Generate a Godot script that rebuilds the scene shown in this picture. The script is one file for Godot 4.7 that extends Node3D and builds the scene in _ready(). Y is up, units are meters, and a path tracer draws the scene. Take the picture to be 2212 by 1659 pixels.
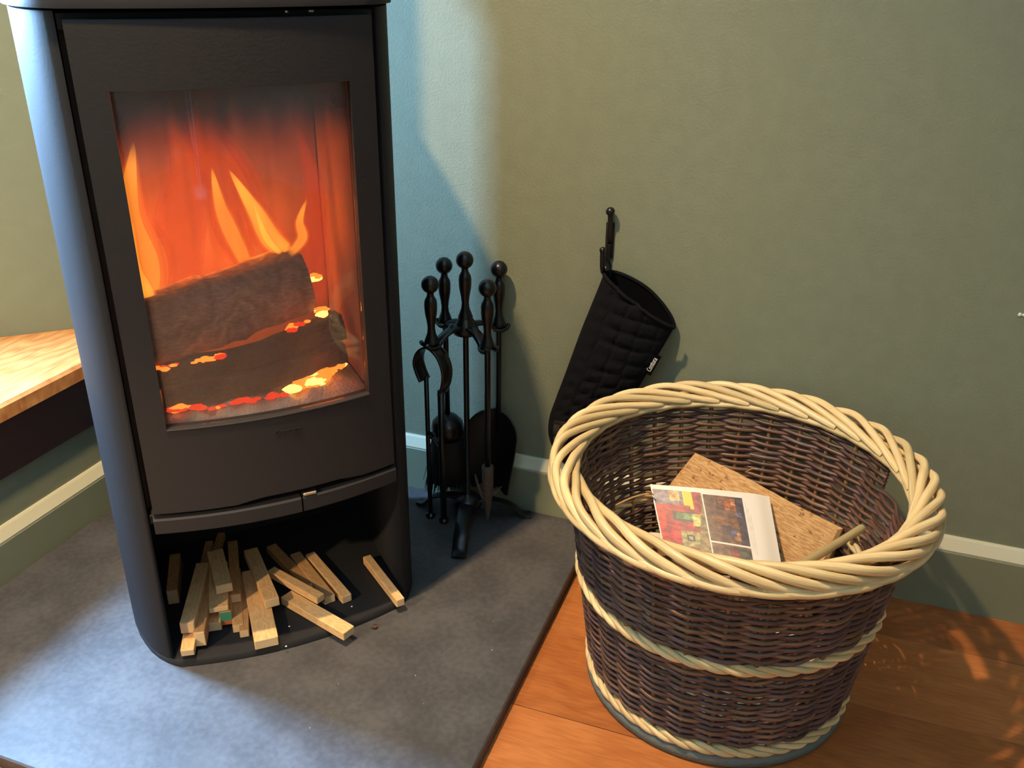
extends Node3D

# y is up, metres. The floor is y = 0, the hearth slab's top y = HT. The camera stands over x = z = 0.
const HT := 0.025
const WALL_Z := -1.625
const WALL_X := -1.41
const SPLAY := 0.713   # the bay's slanting side turns this far from the right wall
const STOVE := Vector3(-0.991, HT, -1.279)

var M := {}
var used := {}
var rng := RandomNumberGenerator.new()


func _ready() -> void:
	rng.seed = 7
	setup_view()
	make_materials()
	build_room()
	build_window()
	build_hearth()
	build_stove()
	build_fire()
	build_kindling()
	build_tools()
	build_hook_and_mitt()
	build_basket()
	build_basket_contents()
	build_small()
	build_lamps()


func setup_view() -> void:
	var cam := Camera3D.new()
	cam.name = "camera"
	cam.fov = rad_to_deg(2.0 * atan(829.5 / 1980.0))
	cam.near = 0.02
	cam.far = 60.0
	var b := Basis(Vector3.UP, deg_to_rad(19.8)) * Basis(Vector3.RIGHT, deg_to_rad(-25.2)) * Basis(Vector3.BACK, deg_to_rad(0.63))
	cam.transform = Transform3D(b, Vector3(0, 1.1 + HT, 0))
	add_child(cam)
	cam.current = true
	var env := Environment.new()
	env.background_mode = Environment.BG_SKY
	var sky := Sky.new()
	var sm := ProceduralSkyMaterial.new()
	sm.sky_top_color = Color(0.62, 0.74, 0.92)
	sm.sky_horizon_color = Color(0.80, 0.87, 0.95)
	sm.ground_bottom_color = Color(0.30, 0.32, 0.30)
	sm.ground_horizon_color = Color(0.45, 0.48, 0.46)
	sm.sky_energy_multiplier = 3.0
	sky.sky_material = sm
	env.sky = sky
	env.tonemap_mode = Environment.TONE_MAPPER_LINEAR
	env.tonemap_exposure = 1.0
	env.sdfgi_enabled = true
	env.ssao_enabled = true
	env.ssil_enabled = true
	var we := WorldEnvironment.new()
	we.name = "world_environment"
	we.environment = env
	add_child(we)
	# cool daylight entering at the left-hand window (the light fills the window opening, just inside the glass)
	var day := AreaLight3D.new()
	day.name = "window_daylight"
	day.area_size = Vector2(0.34, 0.20)
	day.light_color = Color(0.61, 0.80, 1.0)
	day.light_energy = 27.0
	day.shadow_enabled = true
	day.transform = Transform3D(Basis(Vector3.UP, -PI + SPLAY), Vector3(-1.898, 1.21, -1.070))
	add_child(day)


# ---------------------------------------------------------------- naming and committing

func numbered(called: String) -> String:
	if not used.has(called):
		used[called] = 0
		return called
	used[called] += 1
	return "%s_%03d" % [called, used[called]]


func thing(called: String, label: String, category: String, at := Vector3.ZERO, turn := 0.0, group := "") -> Node3D:
	var o := Node3D.new()
	o.name = numbered(called)
	add_child(o, true)
	o.position = at
	o.rotation.y = turn
	tag(o, label, category, group)
	return o


func tag(o: Node, label: String, category := "", group := "", kind := "") -> void:
	o.set_meta("label", label)
	if category:
		o.set_meta("category", category)
	if group:
		o.set_meta("group", group)
	if kind:
		o.set_meta("kind", kind)


func obj(called: String, st: SurfaceTool, material: Material, parent: Node = null) -> MeshInstance3D:
	st.generate_normals()
	st.index()
	var o := MeshInstance3D.new()
	o.mesh = st.commit()
	o.material_override = material
	if parent == null:
		o.name = numbered(called)
		add_child(o, true)
	else:
		var n := 0
		var want := called
		while parent.has_node(NodePath(want)):
			n += 1
			want = "%s_%03d" % [called, n]
		o.name = want
		parent.add_child(o, true)
	return o


func mesh_obj(called: String, mesh: Mesh, material: Material, parent: Node, xf: Transform3D) -> MeshInstance3D:
	var o := MeshInstance3D.new()
	o.mesh = mesh
	o.material_override = material
	o.transform = xf
	var n := 0
	var want := called
	while parent.has_node(NodePath(want)):
		n += 1
		want = "%s_%03d" % [called, n]
	o.name = want
	parent.add_child(o, true)
	return o


func struct(called: String, st: SurfaceTool, material: Material, label: String, parent: Node = null) -> MeshInstance3D:
	var o := obj(called, st, material, parent)
	if parent == null:
		o.set_meta("kind", "structure")
		o.set_meta("label", label)
		o.set_meta("category", "structure")
	return o


# ---------------------------------------------------------------- shapes

func start(smooth := true) -> SurfaceTool:
	var st := SurfaceTool.new()
	st.begin(Mesh.PRIMITIVE_TRIANGLES)
	st.set_smooth_group(0 if smooth else -1)
	return st


func vert(st: SurfaceTool, p: Vector3, uv: Vector2) -> void:
	st.set_uv(uv)
	st.add_vertex(p)


# corners given counter-clockwise as seen from outside; emitted clockwise, which is Godot's front
func quad(st: SurfaceTool, a: Vector3, b: Vector3, c: Vector3, d: Vector3, ua := Vector2(0, 0), ub := Vector2(1, 0), uc := Vector2(1, 1), ud := Vector2(0, 1)) -> void:
	vert(st, a, ua); vert(st, c, uc); vert(st, b, ub)
	vert(st, a, ua); vert(st, d, ud); vert(st, c, uc)


func tri(st: SurfaceTool, a: Vector3, b: Vector3, c: Vector3) -> void:
	vert(st, a, Vector2(a.x, a.z)); vert(st, c, Vector2(c.x, c.z)); vert(st, b, Vector2(b.x, b.z))


# a box with chamfered edges
func box(st: SurfaceTool, size: Vector3, xf: Transform3D, ch := 0.002) -> void:
	st.set_smooth_group(-1)
	var h := size / 2
	ch = minf(ch, minf(h.x, minf(h.y, h.z)) * 0.9)
	var p := func(s: Vector3, keep: int) -> Vector3:
		var q := Vector3(s.x * (h.x - ch), s.y * (h.y - ch), s.z * (h.z - ch))
		q[keep] = s[keep] * h[keep]
		return xf * q
	for ax in 3:
		var b := (ax + 1) % 3
		var c := (ax + 2) % 3
		for sg in [-1.0, 1.0]:
			var q := []
			for k in [[-1, -1], [1, -1], [1, 1], [-1, 1]]:
				var s := Vector3.ZERO
				s[ax] = sg; s[b] = k[0]; s[c] = k[1]
				q.append(p.call(s, ax))
			if sg < 0: q.reverse()
			quad(st, q[0], q[1], q[2], q[3])
		# the four edges that run along ax
		for k in [[1, 1], [-1, 1], [-1, -1], [1, -1]]:
			var s0 := Vector3.ZERO
			var s1 := Vector3.ZERO
			s0[ax] = -1; s1[ax] = 1
			s0[b] = k[0]; s0[c] = k[1]; s1[b] = k[0]; s1[c] = k[1]
			var q := [p.call(s0, b), p.call(s1, b), p.call(s1, c), p.call(s0, c)]
			if k[0] * k[1] > 0: q.reverse()
			quad(st, q[0], q[1], q[2], q[3])
	for sx in [-1.0, 1.0]:
		for sy in [-1.0, 1.0]:
			for sz in [-1.0, 1.0]:
				var s := Vector3(sx, sy, sz)
				if sx * sy * sz > 0: tri(st, p.call(s, 0), p.call(s, 1), p.call(s, 2))
				else: tri(st, p.call(s, 0), p.call(s, 2), p.call(s, 1))


func at(p: Vector3) -> Transform3D:
	return Transform3D(Basis(), p)


# a box whose local x runs from a to b, its top near "up"
func beam_xf(a: Vector3, b: Vector3, up := Vector3.UP) -> Transform3D:
	var x := (b - a).normalized()
	var z := x.cross(up).normalized()
	var y := z.cross(x)
	return Transform3D(Basis(x, y, z), (a + b) / 2)


func prism(st: SurfaceTool, outline: PackedVector2Array, y0: float, y1: float, smooth := false, xf := Transform3D(), ch := 0.0) -> void:
	# outline holds (x, z); walls and both ends
	var poly := outline
	if Geometry2D.is_polygon_clockwise(poly):
		poly = poly.duplicate()
		poly.reverse()
	var n := poly.size()
	var inner := poly
	if ch > 0.0:
		inner = PackedVector2Array()
		for i in n:
			var d0 := (poly[i] - poly[(i + n - 1) % n]).normalized()
			var d1 := (poly[(i + 1) % n] - poly[i]).normalized()
			var n0 := Vector2(-d0.y, d0.x)
			var n1 := Vector2(-d1.y, d1.x)
			inner.append(poly[i] + (n0 + n1) / maxf(0.5, 1.0 + n0.dot(n1)) * ch)
	st.set_smooth_group(1 if smooth else -1)
	var run := 0.0
	for i in n:
		var a := poly[i]
		var b := poly[(i + 1) % n]
		var l := a.distance_to(b)
		quad(st, xf * Vector3(b.x, y0, b.y), xf * Vector3(a.x, y0, a.y), xf * Vector3(a.x, y1 - ch, a.y), xf * Vector3(b.x, y1 - ch, b.y), Vector2(run + l, y0), Vector2(run, y0), Vector2(run, y1), Vector2(run + l, y1))
		if ch > 0.0:
			var c := inner[i]
			var d := inner[(i + 1) % n]
			quad(st, xf * Vector3(b.x, y1 - ch, b.y), xf * Vector3(a.x, y1 - ch, a.y), xf * Vector3(c.x, y1, c.y), xf * Vector3(d.x, y1, d.y))
		run += l
	st.set_smooth_group(-1)
	var t := Geometry2D.triangulate_polygon(inner)
	for i in range(0, t.size(), 3):
		var a := inner[t[i]]
		var b := inner[t[i + 1]]
		var c := inner[t[i + 2]]
		if (b - a).cross(c - a) < 0:
			var s := b; b = c; c = s
		# seen from above (y up, z towards the viewer) a positive turn in (x, z) is clockwise
		tri(st, xf * Vector3(a.x, y1, a.y), xf * Vector3(c.x, y1, c.y), xf * Vector3(b.x, y1, b.y))
	t = Geometry2D.triangulate_polygon(poly)
	for i in range(0, t.size(), 3):
		var a := poly[t[i]]
		var b := poly[t[i + 1]]
		var c := poly[t[i + 2]]
		if (b - a).cross(c - a) < 0:
			var s := b; b = c; c = s
		tri(st, xf * Vector3(a.x, y0, a.y), xf * Vector3(b.x, y0, b.y), xf * Vector3(c.x, y0, c.y))


func lathe(st: SurfaceTool, profile: Array, seg: int, xf := Transform3D()) -> void:
	# profile: [radius, y] from the bottom up
	st.set_smooth_group(2)
	for k in profile.size() - 1:
		var p: Vector2 = profile[k]
		var q: Vector2 = profile[k + 1]
		for i in seg:
			var a := TAU * i / seg
			var b := TAU * (i + 1) / seg
			var d := Vector3(cos(a), 0, -sin(a))
			var e := Vector3(cos(b), 0, -sin(b))
			var va := xf * (d * p.x + Vector3.UP * p.y)
			var vb := xf * (e * p.x + Vector3.UP * p.y)
			var vc := xf * (e * q.x + Vector3.UP * q.y)
			var vd := xf * (d * q.x + Vector3.UP * q.y)
			quad(st, va, vb, vc, vd, Vector2(float(i) / seg, p.y), Vector2(float(i + 1) / seg, p.y), Vector2(float(i + 1) / seg, q.y), Vector2(float(i) / seg, q.y))


# a round or flattened bar along points; radii one per point (Vector2: across, along "up"); colors optional
func tube(st: SurfaceTool, pts: Array, radii: Array, sides := 8, closed := false, up := Vector3.UP, colors: Array = [], caps := true) -> void:
	st.set_smooth_group(3)
	var n := pts.size()
	var rings := []
	var ref := up
	for i in n:
		var t: Vector3
		if closed: t = pts[(i + 1) % n] - pts[(i + n - 1) % n]
		else: t = pts[mini(i + 1, n - 1)] - pts[maxi(i - 1, 0)]
		t = t.normalized()
		var s := t.cross(ref)
		if s.length() < 0.05: s = t.cross(Vector3(0.3, 0.1, 0.9))
		s = s.normalized()
		var u := s.cross(t).normalized()
		var r = radii[i % radii.size()]
		var rr: Vector2 = r if r is Vector2 else Vector2(r, r)
		var ring := []
		for k in sides:
			var a := TAU * k / sides
			ring.append(pts[i] + s * cos(a) * rr.x + u * sin(a) * rr.y)
		rings.append(ring)
	var last := n if closed else n - 1
	var run := 0.0
	for i in last:
		var j := (i + 1) % n
		var l: float = pts[i].distance_to(pts[j])
		for k in sides:
			var m := (k + 1) % sides
			var u0 := Vector2(run, float(k) / sides)
			var u1 := Vector2(run + l, float(k) / sides)
			var q := [rings[i][k], rings[j][k], rings[j][m], rings[i][m]]
			var uv := [u0, u1, u1 + Vector2(0, 1.0 / sides), u0 + Vector2(0, 1.0 / sides)]
			var ci := [i, j, j, i]
			for w in [0, 1, 2, 0, 2, 3]:
				if colors: st.set_color(colors[ci[w] % colors.size()])
				vert(st, q[w], uv[w])
		run += l
	if not closed and caps:
		for e in [0, n - 1]:
			st.set_smooth_group(-1)
			for k in sides:
				var m := (k + 1) % sides
				if colors: st.set_color(colors[e % colors.size()])
				if e == 0: tri(st, rings[0][k], rings[0][m], pts[0])
				else: tri(st, rings[e][m], rings[e][k], pts[e])


# a surface of nu by nv cells from f(u, v)
func sheet(st: SurfaceTool, nu: int, nv: int, f: Callable, group := 4) -> void:
	st.set_smooth_group(group)
	var g := []
	for j in nv + 1:
		var row := []
		for i in nu + 1:
			row.append(f.call(float(i) / nu, float(j) / nv))
		g.append(row)
	for j in nv:
		for i in nu:
			quad(st, g[j][i], g[j][i + 1], g[j + 1][i + 1], g[j + 1][i], Vector2(float(i) / nu, float(j) / nv), Vector2(float(i + 1) / nu, float(j) / nv), Vector2(float(i + 1) / nu, float(j + 1) / nv), Vector2(float(i) / nu, float(j + 1) / nv))


func spline(ctrl: Array, per := 6) -> Array:
	var out := []
	var n := ctrl.size()
	for i in n - 1:
		var p0: Vector3 = ctrl[maxi(i - 1, 0)]
		var p1: Vector3 = ctrl[i]
		var p2: Vector3 = ctrl[i + 1]
		var p3: Vector3 = ctrl[mini(i + 2, n - 1)]
		for k in per:
			out.append(p1.cubic_interpolate(p2, p0, p3, float(k) / per))
	out.append(ctrl[n - 1])
	return out


func lin(c: Color) -> Color:
	return c.srgb_to_linear()


# ---------------------------------------------------------------- materials

func noise(seed_: int, freq: float, oct := 4) -> FastNoiseLite:
	var n := FastNoiseLite.new()
	n.seed = seed_
	n.noise_type = FastNoiseLite.TYPE_SIMPLEX_SMOOTH
	n.frequency = freq
	n.fractal_type = FastNoiseLite.FRACTAL_FBM
	n.fractal_octaves = oct
	return n


func mat(color: Color, rough := 0.6, metal := 0.0) -> StandardMaterial3D:
	var m := StandardMaterial3D.new()
	m.albedo_color = color
	m.roughness = rough
	m.metallic = metal
	return m


func tri_map(m: StandardMaterial3D, scale: float, offset := Vector3.ZERO) -> StandardMaterial3D:
	m.uv1_triplanar = true
	m.uv1_scale = Vector3.ONE * scale
	m.uv1_offset = offset
	return m


# an image from f(u, v), both 0..1
func paint(w: int, h: int, f: Callable) -> ImageTexture:
	var im := Image.create(w, h, false, Image.FORMAT_RGB8)
	for y in h:
		for x in w:
			im.set_pixel(x, y, f.call((x + 0.5) / w, (y + 0.5) / h))
	return ImageTexture.create_from_image(im)


# wood grain that runs along u
func wood(seed_: int, light: Color, dark: Color, rings := 9.0, w := 512, h := 256) -> ImageTexture:
	var n1 := noise(seed_, 1.0, 3)
	var n2 := noise(seed_ + 1, 1.0, 2)
	return paint(w, h, func(u: float, v: float) -> Color:
		# wrap so that the picture repeats without a seam
		var cu := cos(u * TAU) * 0.35
		var su := sin(u * TAU) * 0.35
		var bend := n1.get_noise_3d(cu, su, v * 1.6) * 0.9
		var g := sin((v * rings + bend * rings * 0.55) * TAU)
		var fine := n2.get_noise_3d(cu * 8.0, su * 8.0, v * 70.0)
		var t := clampf(0.42 + 0.24 * g * absf(g) + 0.55 * fine, 0.0, 1.0)
		return light.lerp(dark, t))


func mottle(seed_: int, freq: float, a: Color, b: Color, fine := 0.25, size := 512) -> ImageTexture:
	var n1 := noise(seed_, freq, 5)
	var n2 := noise(seed_ + 5, freq * 9.0, 3)
	return paint(size, size, func(u: float, v: float) -> Color:
		var p := Vector2(u, v) * 100.0
		# blend towards the opposite edge so that repeats join
		var wu := smoothstep(0.85, 1.0, u)
		var wv := smoothstep(0.85, 1.0, v)
		var s := func(q: Vector2) -> float: return n1.get_noise_2dv(q) + fine * n2.get_noise_2dv(q)
		var x0 := lerpf(s.call(p), s.call(p - Vector2(100, 0)), wu)
		var x1 := lerpf(s.call(p - Vector2(0, 100)), s.call(p - Vector2(100, 100)), wu)
		return a.lerp(b, clampf(0.5 + lerpf(x0, x1, wv) * 0.9, 0, 1)))


func relief(seed_: int, freq: float, size := 512, oct := 4) -> NoiseTexture2D:
	var t := NoiseTexture2D.new()
	t.width = size
	t.height = size
	t.seamless = true
	t.noise = noise(seed_, freq, oct)
	return t


func bumped(m: StandardMaterial3D, t: Texture2D, cm: float) -> StandardMaterial3D:
	m.heightmap_enabled = true
	m.heightmap_texture = t
	m.heightmap_scale = cm
	return m


func make_materials() -> void:
	var bump_fine := relief(11, 0.03)
	var bump_soft := relief(12, 0.012)
	# painted plaster: grey-green
	M.wall = tri_map(mat(Color(0.510, 0.535, 0.445), 0.75), 3.0)
	M.wall.uv1_world_triplanar = true
	M.wall.albedo_texture = mottle(3, 0.06, Color(0.97, 0.97, 0.97), Color(1, 1, 1), 0.3, 256)
	bumped(M.wall, relief(13, 0.11, 512, 3), 0.035)
	M.ceiling = mat(Color(0.86, 0.85, 0.80), 0.9)
	M.skirting = bumped(tri_map(mat(Color(0.510, 0.535, 0.445), 0.42), 3.0), bump_soft, 0.03)
	M.skirting_light = mat(Color(0.80, 0.79, 0.68), 0.4)
	M.white_paint = mat(Color(0.88, 0.88, 0.85), 0.4)
	# slate
	var slate := mottle(21, 0.05, Color(0.270, 0.265, 0.270), Color(0.335, 0.330, 0.335), 0.6)
	M.slate = tri_map(mat(Color(1, 1, 1), 0.52), 1.4)
	M.slate.albedo_texture = slate
	bumped(M.slate, relief(22, 0.03), 0.06)
	M.slate_edge = bumped(tri_map(mat(Color(0.24, 0.23, 0.24), 0.7), 5.0), bump_fine, 0.15)
	# boards
	var oak := wood(31, Color(0.79, 0.53, 0.31), Color(0.69, 0.425, 0.225), 4.0)
	var oak_b := wood(35, Color(0.77, 0.505, 0.285), Color(0.67, 0.405, 0.21), 5.0)
	for k in 4:
		var m := tri_map(mat([Color(0.93, 0.88, 0.84), Color(0.86, 0.82, 0.8), Color(0.97, 0.92, 0.88), Color(0.9, 0.84, 0.8)][k], 0.38), 1.0, Vector3(0.37 * k, 0, 0.21 * k))
		m.uv1_scale = Vector3(1.1, 1.1, 2.4)
		m.albedo_texture = oak if k % 2 == 0 else oak_b
		M["board_%d" % k] = m
	M.sill = tri_map(mat(Color(1, 1, 1), 0.45), 1.2)
	M.sill.uv1_scale = Vector3(5.0, 1.2, 0.9)
	M.sill.albedo_texture = paint_turned(wood(41, Color(0.87, 0.62, 0.36), Color(0.66, 0.40, 0.19), 7.0))
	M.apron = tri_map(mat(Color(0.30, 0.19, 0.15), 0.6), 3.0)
	# stove
	M.stove = bumped(tri_map(mat(Color(0.175, 0.175, 0.185), 0.62), 6.0), relief(51, 0.05), 0.012)
	M.stove_door = bumped(tri_map(mat(Color(0.185, 0.180, 0.185), 0.55), 6.0), relief(51, 0.05), 0.02)
	M.stove.metallic_specular = 0.22
	M.stove_door.metallic_specular = 0.30
	M.slate.metallic_specular = 0.35
	M.stove_dark = mat(Color(0.08, 0.08, 0.085), 0.6)
	M.steel = mat(Color(0.75, 0.68, 0.55), 0.3, 1.0)
	M.firebrick = bumped(tri_map(mat(Color(0.60, 0.47, 0.39), 0.95), 4.0), bump_soft, 0.08)
	M.ash = bumped(tri_map(mat(Color(0.66, 0.63, 0.60), 1.0), 8.0), bump_fine, 0.5)
	M.glass = mat(Color(0.62, 0.55, 0.52, 0.095), 0.03)
	M.glass.transparency = BaseMaterial3D.TRANSPARENCY_ALPHA
	M.pane = mat(Color(0.9, 0.95, 0.95, 0.02), 0.02)
	M.pane.transparency = BaseMaterial3D.TRANSPARENCY_ALPHA
	M.char = bumped(tri_map(mat(Color(1, 1, 1), 0.95), 4.0), wood(73, Color(1, 1, 1), Color(0, 0, 0), 6.0, 256, 128), 0.25)
	M.char.albedo_texture = wood(71, Color(0.62, 0.52, 0.48), Color(0.30, 0.24, 0.22), 5.0, 256, 128)
	M.char_dark = bumped(tri_map(mat(Color(0.15, 0.12, 0.12), 0.95), 6.0), bump_fine, 0.5)
	M.iron = bumped(mat(Color(0.060, 0.060, 0.070), 0.30), bump_soft, 0.0)
	M.iron.heightmap_enabled = false
	M.iron_rough = bumped(tri_map(mat(Color(0.36, 0.30, 0.26), 0.6, 0.2), 14.0), bump_fine, 0.25)
	M.bristle = mat(Color(0.07, 0.065, 0.07), 0.7)
	M.cloth = bumped(tri_map(mat(Color(0.085, 0.085, 0.100), 0.95), 22.0), bump_fine, 0.06)
	M.cloth.metallic_specular = 0.2
	M.cloth.rim_enabled = true
	M.cloth.rim = 0.06
	M.cloth_in = mat(Color(0.05, 0.05, 0.055), 0.95)
	M.cloth_in.metallic_specular = 0.12
	M.leather = mat(Color(0.22, 0.21, 0.20), 0.28)
	M.white_print = mat(Color(0.92, 0.92, 0.90), 0.7)
	# kindling: pale planed softwood, three boards of it
	var pine := wood(81, Color(0.93, 0.78, 0.57), Color(0.82, 0.63, 0.42), 5.0, 256, 128)
	for k in 3:
		var m := tri_map(mat([Color(1, 1, 1), Color(0.92, 0.88, 0.84), Color(0.86, 0.8, 0.75)][k], 0.75), 6.0, Vector3(0.31 * k, 0.17 * k, 0.4 * k))
		m.uv1_scale = Vector3(4, 14, 14)
		m.albedo_texture = pine
		M["pine_%d" % k] = m
	M.end_grain = mat(Color(0.85, 0.74, 0.58), 0.85)
	M.green = mat(Color(0.26, 0.55, 0.44), 0.7)
	M.orange = mat(Color(0.72, 0.40, 0.22), 0.7)
	# split log
	M.split = tri_map(mat(Color(1, 1, 1), 0.8), 5.0)
	M.split.uv1_scale = Vector3(3.2, 7, 7)
	M.split.albedo_texture = log_face()
	bumped(M.split, M.split.albedo_texture, 0.15)
	M.bark = bumped(tri_map(mat(Color(0.33, 0.24, 0.18), 0.95), 6.0), bump_fine, 0.9)
	# willow
	M.willow = mat(Color(1, 1, 1), 0.42)
	M.willow.vertex_color_use_as_albedo = true
	M.willow.albedo_texture = wood(91, Color(1, 1, 1), Color(0.62, 0.58, 0.55), 3.0, 256, 64)
	M.willow.uv1_scale = Vector3(2.0, 1.0, 1.0)
	M.pale = mat(Color(1, 1, 1), 0.40)
	M.pale.vertex_color_use_as_albedo = true
	M.pale.albedo_texture = wood(95, Color(1, 1, 1), Color(0.84, 0.78, 0.70), 2.0, 256, 64)
	M.base_ring = bumped(mat(Color(0.42, 0.46, 0.45), 0.7), bump_fine, 0.1)
	M.base_ring = tri_map(M.base_ring, 8.0)
	M.paper = mat(Color(0.92, 0.88, 0.80), 0.6)
	M.print = mat(Color(1, 1, 1), 0.4)
	M.print.albedo_texture = magazine_print()
	M.straw = mat(Color(0.72, 0.56, 0.34), 0.8)
	M.straw_dark = mat(Color(0.50, 0.34, 0.18), 0.85)


func paint_turned(t: ImageTexture) -> ImageTexture:
	var im := t.get_image()
	im.rotate_90(CLOCKWISE)
	return ImageTexture.create_from_image(im)


func log_face() -> ImageTexture:
	var n1 := noise(84, 1.0, 3)
	var n2 := noise(85, 1.0, 3)
	return paint(512, 256, func(u: float, v: float) -> Color:
		var cu := cos(u * TAU) * 0.5
		var su := sin(u * TAU) * 0.5
		var fine := n2.get_noise_3d(cu * 5.0, su * 5.0, v * 45.0)
		var knots := n1.get_noise_3d(cu * 6.0, su * 6.0, v * 9.0 + 3.0)
		var c := Color(0.88, 0.71, 0.49).lerp(Color(0.68, 0.49, 0.29), clampf(0.40 + fine * 0.9, 0, 1))
		return c.lerp(Color(0.42, 0.27, 0.15), smoothstep(0.34, 0.62, knots) * 0.65))


# the printed page: photographs of rooms, laid sideways
func magazine_print() -> ImageTexture:
	var im := Image.create(512, 512, false, Image.FORMAT_RGB8)
	var n := noise(99, 0.02, 4)
	var put := func(x: int, y: int, w: int, h: int, c: Color) -> void: im.fill_rect(Rect2i(x, y, w, h), c)
	im.fill(Color(0.90, 0.86, 0.80))
	# left picture: red room
	put.call(6, 34, 206, 478, Color(0.55, 0.12, 0.16))
	put.call(6, 34, 110, 120, Color(0.50, 0.45, 0.50))
	put.call(76, 40, 50, 70, Color(0.85, 0.62, 0.33))
	put.call(120, 34, 56, 100, Color(0.42, 0.40, 0.48))
	put.call(134, 34, 42, 130, Color(0.80, 0.76, 0.16))
	put.call(6, 150, 40, 360, Color(0.80, 0.20, 0.16))
	put.call(40, 140, 120, 330, Color(0.66, 0.12, 0.16))
	put.call(74, 190, 110, 74, Color(0.26, 0.22, 0.22))
	put.call(90, 200, 92, 44, Color(0.36, 0.50, 0.32))
	put.call(160, 196, 40, 90, Color(0.72, 0.70, 0.38))
	put.call(96, 330, 84, 110, Color(0.58, 0.56, 0.34))
	put.call(120, 356, 34, 44, Color(0.22, 0.16, 0.12))
	put.call(128, 366, 18, 24, Color(0.72, 0.70, 0.60))
	put.call(60, 340, 34, 50, Color(0.92, 0.16, 0.18))
	for y in range(34, 512):
		var x0 := 212 - int(maxf(0.0, (y - 120) * 0.14))
		put.call(x0, y, 218 - x0, 1, Color(0.50, 0.42, 0.26))
	# right picture: dim brown room
	put.call(224, 42, 168, 330, Color(0.40, 0.28, 0.20))
	put.call(300, 60, 70, 80, Color(0.58, 0.32, 0.16))
	put.call(340, 76, 44, 26, Color(0.86, 0.56, 0.26))
	put.call(276, 70, 34, 74, Color(0.32, 0.20, 0.16))
	put.call(286, 80, 18, 50, Color(0.46, 0.28, 0.18))
	put.call(250, 200, 110, 60, Color(0.46, 0.29, 0.17))
	put.call(280, 250, 46, 70, Color(0.30, 0.22, 0.22))
	put.call(330, 290, 40, 56, Color(0.70, 0.46, 0.20))
	put.call(318, 280, 26, 40, Color(0.32, 0.32, 0.42))
	put.call(358, 42, 34, 330, Color(0.26, 0.21, 0.24))
	put.call(352, 150, 26, 30, Color(0.42, 0.38, 0.44))
	# lower picture
	put.call(224, 384, 168, 128, Color(0.44, 0.31, 0.22))
	put.call(300, 396, 92, 116, Color(0.30, 0.28, 0.22))
	put.call(306, 400, 30, 60, Color(0.50, 0.20, 0.14))
	# lines of small type in the margin
	for k in 3:
		put.call(402 + k * 7, 70 + k * 40, 1, 330 - k * 30, Color(0.62, 0.58, 0.54))
	for y in 512:
		for x in 512:
			var c := im.get_pixel(x, y)
			if c.get_luminance() < 0.7:
				var g := 1.0 + n.get_noise_2d(x, y) * 0.5 + n.get_noise_2d(x * 4.0, y * 4.0) * 0.25
				im.set_pixel(x, y, Color(c.r * g, c.g * g, c.b * g))
	return ImageTexture.create_from_image(im)


# ---------------------------------------------------------------- the room

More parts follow.
